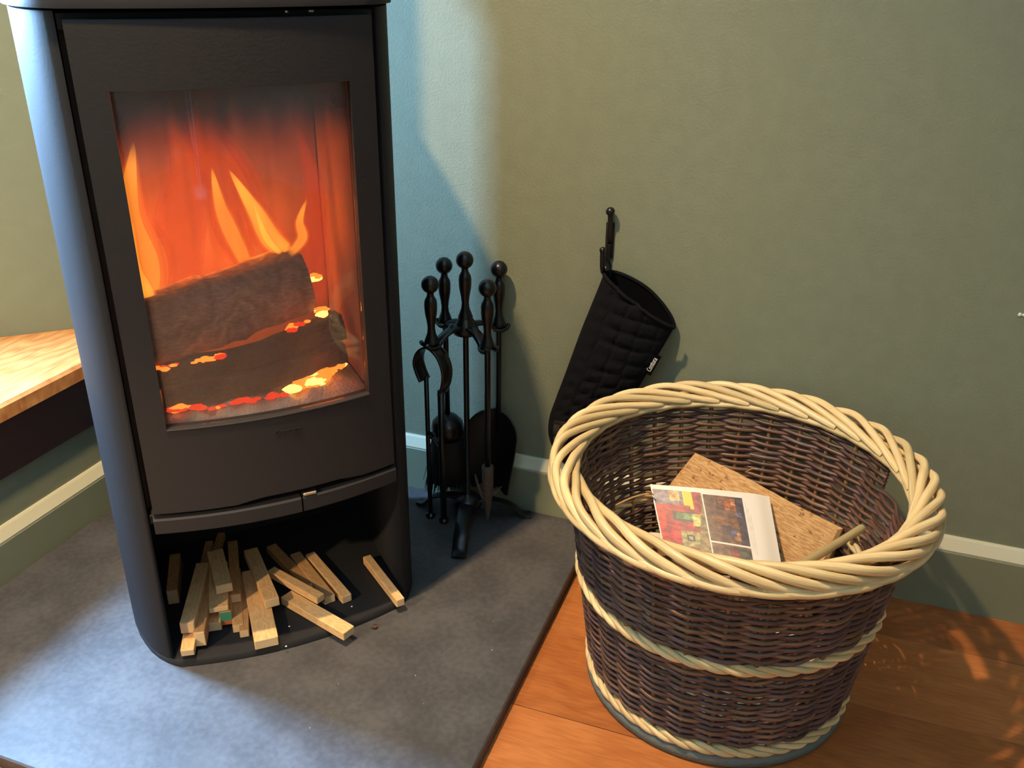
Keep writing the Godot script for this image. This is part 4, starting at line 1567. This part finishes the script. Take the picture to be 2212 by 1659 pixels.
# the page's picture has its top at the page's far edge
func flip_v(_unused: SurfaceTool, face: Callable) -> SurfaceTool:
	var st := start()
	st.set_smooth_group(5)
	var nu := 32
	var nv := 12
	for j in nv:
		for i in nu:
			var c := []
			for q in [[i, j + 1], [i + 1, j + 1], [i + 1, j], [i, j]]:
				c.append([face.call(float(q[0]) / nu, float(q[1]) / nv, 0.0), Vector2(float(q[0]) / nu, float(q[1]) / nv * 1.75)])
			quad(st, c[0][0], c[1][0], c[2][0], c[3][0], c[0][1], c[1][1], c[2][1], c[3][1])
	return st


func build_small() -> void:
	# grit on the hearth
	rng.seed = 12
	var st := start(false)
	for k in 26:
		var p := Vector3(rng.randf_range(-1.3, -0.42), HT + 0.0008, rng.randf_range(-1.25, -0.66))
		if (p - STOVE).length() < 0.42: continue
		var s := rng.randf_range(0.0006, 0.0016)
		box(st, Vector3(s, s * 0.7, s * 1.4), Transform3D(Basis(Vector3.UP, rng.randf() * 3.0), p), s * 0.2)
	var g := obj("hearth_grit", st, M.white_print)
	tag(g, "scattered pale crumbs of wood and ash on the slate hearth", "grit", "", "stuff")
	# flecks on the floor of the log store
	st = start(false)
	for q in [[625, 1353], [618, 1396], [645, 1310], [760, 1310]]:
		box(st, Vector3(0.003, 0.0016, 0.003), at(lay(q[0], q[1], 0.0150)), 0.0006)
	g = obj("wood_crumbs", st, M.white_print)
	tag(g, "tiny pale crumbs on the floor of the stove's log store", "crumbs", "", "stuff")
	# small dark knot of bark at the stove's front
	st = start()
	var p := lay(808, 1353, 0.004)
	blob(st, Vector3.ZERO, Vector3(0.006, 0.004, 0.005), 44, 0.4)
	var o := obj("bark_chip", st, M.bark)
	o.position = p
	tag(o, "small brown chip of bark on the hearth before the stove", "bark chip")
	# white fleck on the wall at the right edge of the picture
	var t := thing("plaster_fleck", "tiny white fleck of plaster on the right wall", "plaster fleck", on_wall(2203, 680, WALL_Z + 0.001))
	st = start()
	blob(st, Vector3.ZERO, Vector3(0.0030, 0.0034, 0.0012), 3, 0.3)
	blob(st, Vector3(0.0062, 0, 0), Vector3(0.0032, 0.0026, 0.0012), 4, 0.3)
	obj("chip", st, M.white_print, t)


# ---------------------------------------------------------------- ceiling spot, unseen wall spot and added fill lamp (out of the picture)

func build_lamps() -> void:
	var p := Vector3(-0.845, 2.34, -0.70)
	var t := thing("ceiling_lamp", "round white ceiling spot over the front of the stove", "ceiling lamp", p)
	var st := start()
	lathe(st, [Vector2(0.034, 0.0), Vector2(0.040, 0.0), Vector2(0.040, 0.055), Vector2(0, 0.056)], 24)
	obj("housing", st, M.white_paint, t)
	st = start()
	lathe(st, [Vector2(0.0, -0.002), Vector2(0.033, -0.002), Vector2(0.033, 0.004), Vector2(0, 0.004)], 24)
	obj("lamp_face", st, glow(Color(1.0, 0.86, 0.62), 3.0), t)
	var l := SpotLight3D.new()
	l.name = "ceiling_lamp_light"
	l.light_color = Color(1.0, 0.850, 0.645)
	l.light_energy = 6.0
	l.light_size = 0.03
	l.spot_range = 9.0
	l.spot_attenuation = 2.0
	l.spot_angle = 62.0
	l.spot_angle_attenuation = 1.0
	l.shadow_enabled = true
	l.transform = Transform3D(Basis(Vector3.RIGHT, -PI / 2), p + Vector3(0, -0.04, 0))
	add_child(l, true)
	# unseen spot, out of view on the left, placed to light the log store
	p = Vector3(-1.33, 1.37, 0.75)
	var aim := (Vector3(-0.84, 0.06, -1.02) - p).normalized()
	var turn := Basis.looking_at(aim)
	t = thing("unseen_wall_lamp", "small unseen spot out of view on the left wall, lighting the log store", "wall lamp", p)
	st = start()
	lathe(st, [Vector2(0.0, -0.050), Vector2(0.022, -0.048), Vector2(0.027, -0.036), Vector2(0.030, 0.004), Vector2(0.026, 0.004), Vector2(0.025, -0.002)], 24, Transform3D(turn * Basis(Vector3.RIGHT, -PI / 2)))
	obj("housing", st, M.white_paint, t)
	st = start()
	lathe(st, [Vector2(0.0, -0.002), Vector2(0.025, -0.002), Vector2(0.025, 0.001), Vector2(0, 0.001)], 24, Transform3D(turn * Basis(Vector3.RIGHT, -PI / 2)))
	obj("lamp_face", st, glow(Color(1.0, 0.86, 0.62), 3.0), t)
	st = start()
	tube(st, [Vector3(-0.079, 0.0, 0), Vector3(-0.05, 0.0, 0.01), Vector3(-0.02, 0.0, 0.025)], [0.012, 0.008, 0.010], 10)
	obj("bracket", st, M.white_paint, t)
	var o := SpotLight3D.new()
	o.name = "unseen_wall_lamp_light"
	o.light_color = Color(1.0, 0.850, 0.645)
	o.light_energy = 3.4
	o.light_size = 0.025
	o.spot_range = 9.0
	o.spot_attenuation = 2.0
	o.spot_angle = 14.0
	o.spot_angle_attenuation = 0.9
	o.shadow_enabled = true
	o.transform = Transform3D(turn, p + aim * 0.03)
	add_child(o, true)
	# added fill lamp behind the camera, bounced off the ceiling to lift the shadows
	p = Vector3(1.5, 0.0, 1.7)
	t = thing("added_fill_lamp", "added fill uplighter behind the camera, bounced off the ceiling", "floor lamp", p)
	st = start()
	lathe(st, [Vector2(0.0, 0.0), Vector2(0.13, 0.0), Vector2(0.13, 0.015), Vector2(0.02, 0.03), Vector2(0.012, 0.04), Vector2(0.012, 1.62), Vector2(0, 1.62)], 24)
	obj("stand", st, M.white_paint, t)
	st = start()
	lathe(st, [Vector2(0.0, 1.62), Vector2(0.05, 1.63), Vector2(0.14, 1.70), Vector2(0.138, 1.70), Vector2(0.05, 1.635), Vector2(0.0, 1.626)], 28)
	obj("shade", st, M.white_paint, t)
	st = start()
	lathe(st, [Vector2(0.0, 1.650), Vector2(0.045, 1.650), Vector2(0.045, 1.656), Vector2(0, 1.656)], 24)
	obj("lamp_face", st, glow(Color(1.0, 0.92, 0.78), 3.0), t)
	o = SpotLight3D.new()
	o.name = "added_fill_lamp_light"
	o.light_color = Color(1.0, 0.94, 0.84)
	o.light_energy = 4.2
	o.light_size = 0.04
	o.spot_range = 9.0
	o.spot_attenuation = 2.0
	o.spot_angle = 60.0
	o.spot_angle_attenuation = 1.0
	o.shadow_enabled = true
	o.transform = Transform3D(Basis(Vector3.RIGHT, PI / 2), p + Vector3(0, 1.70, 0))
	add_child(o, true)
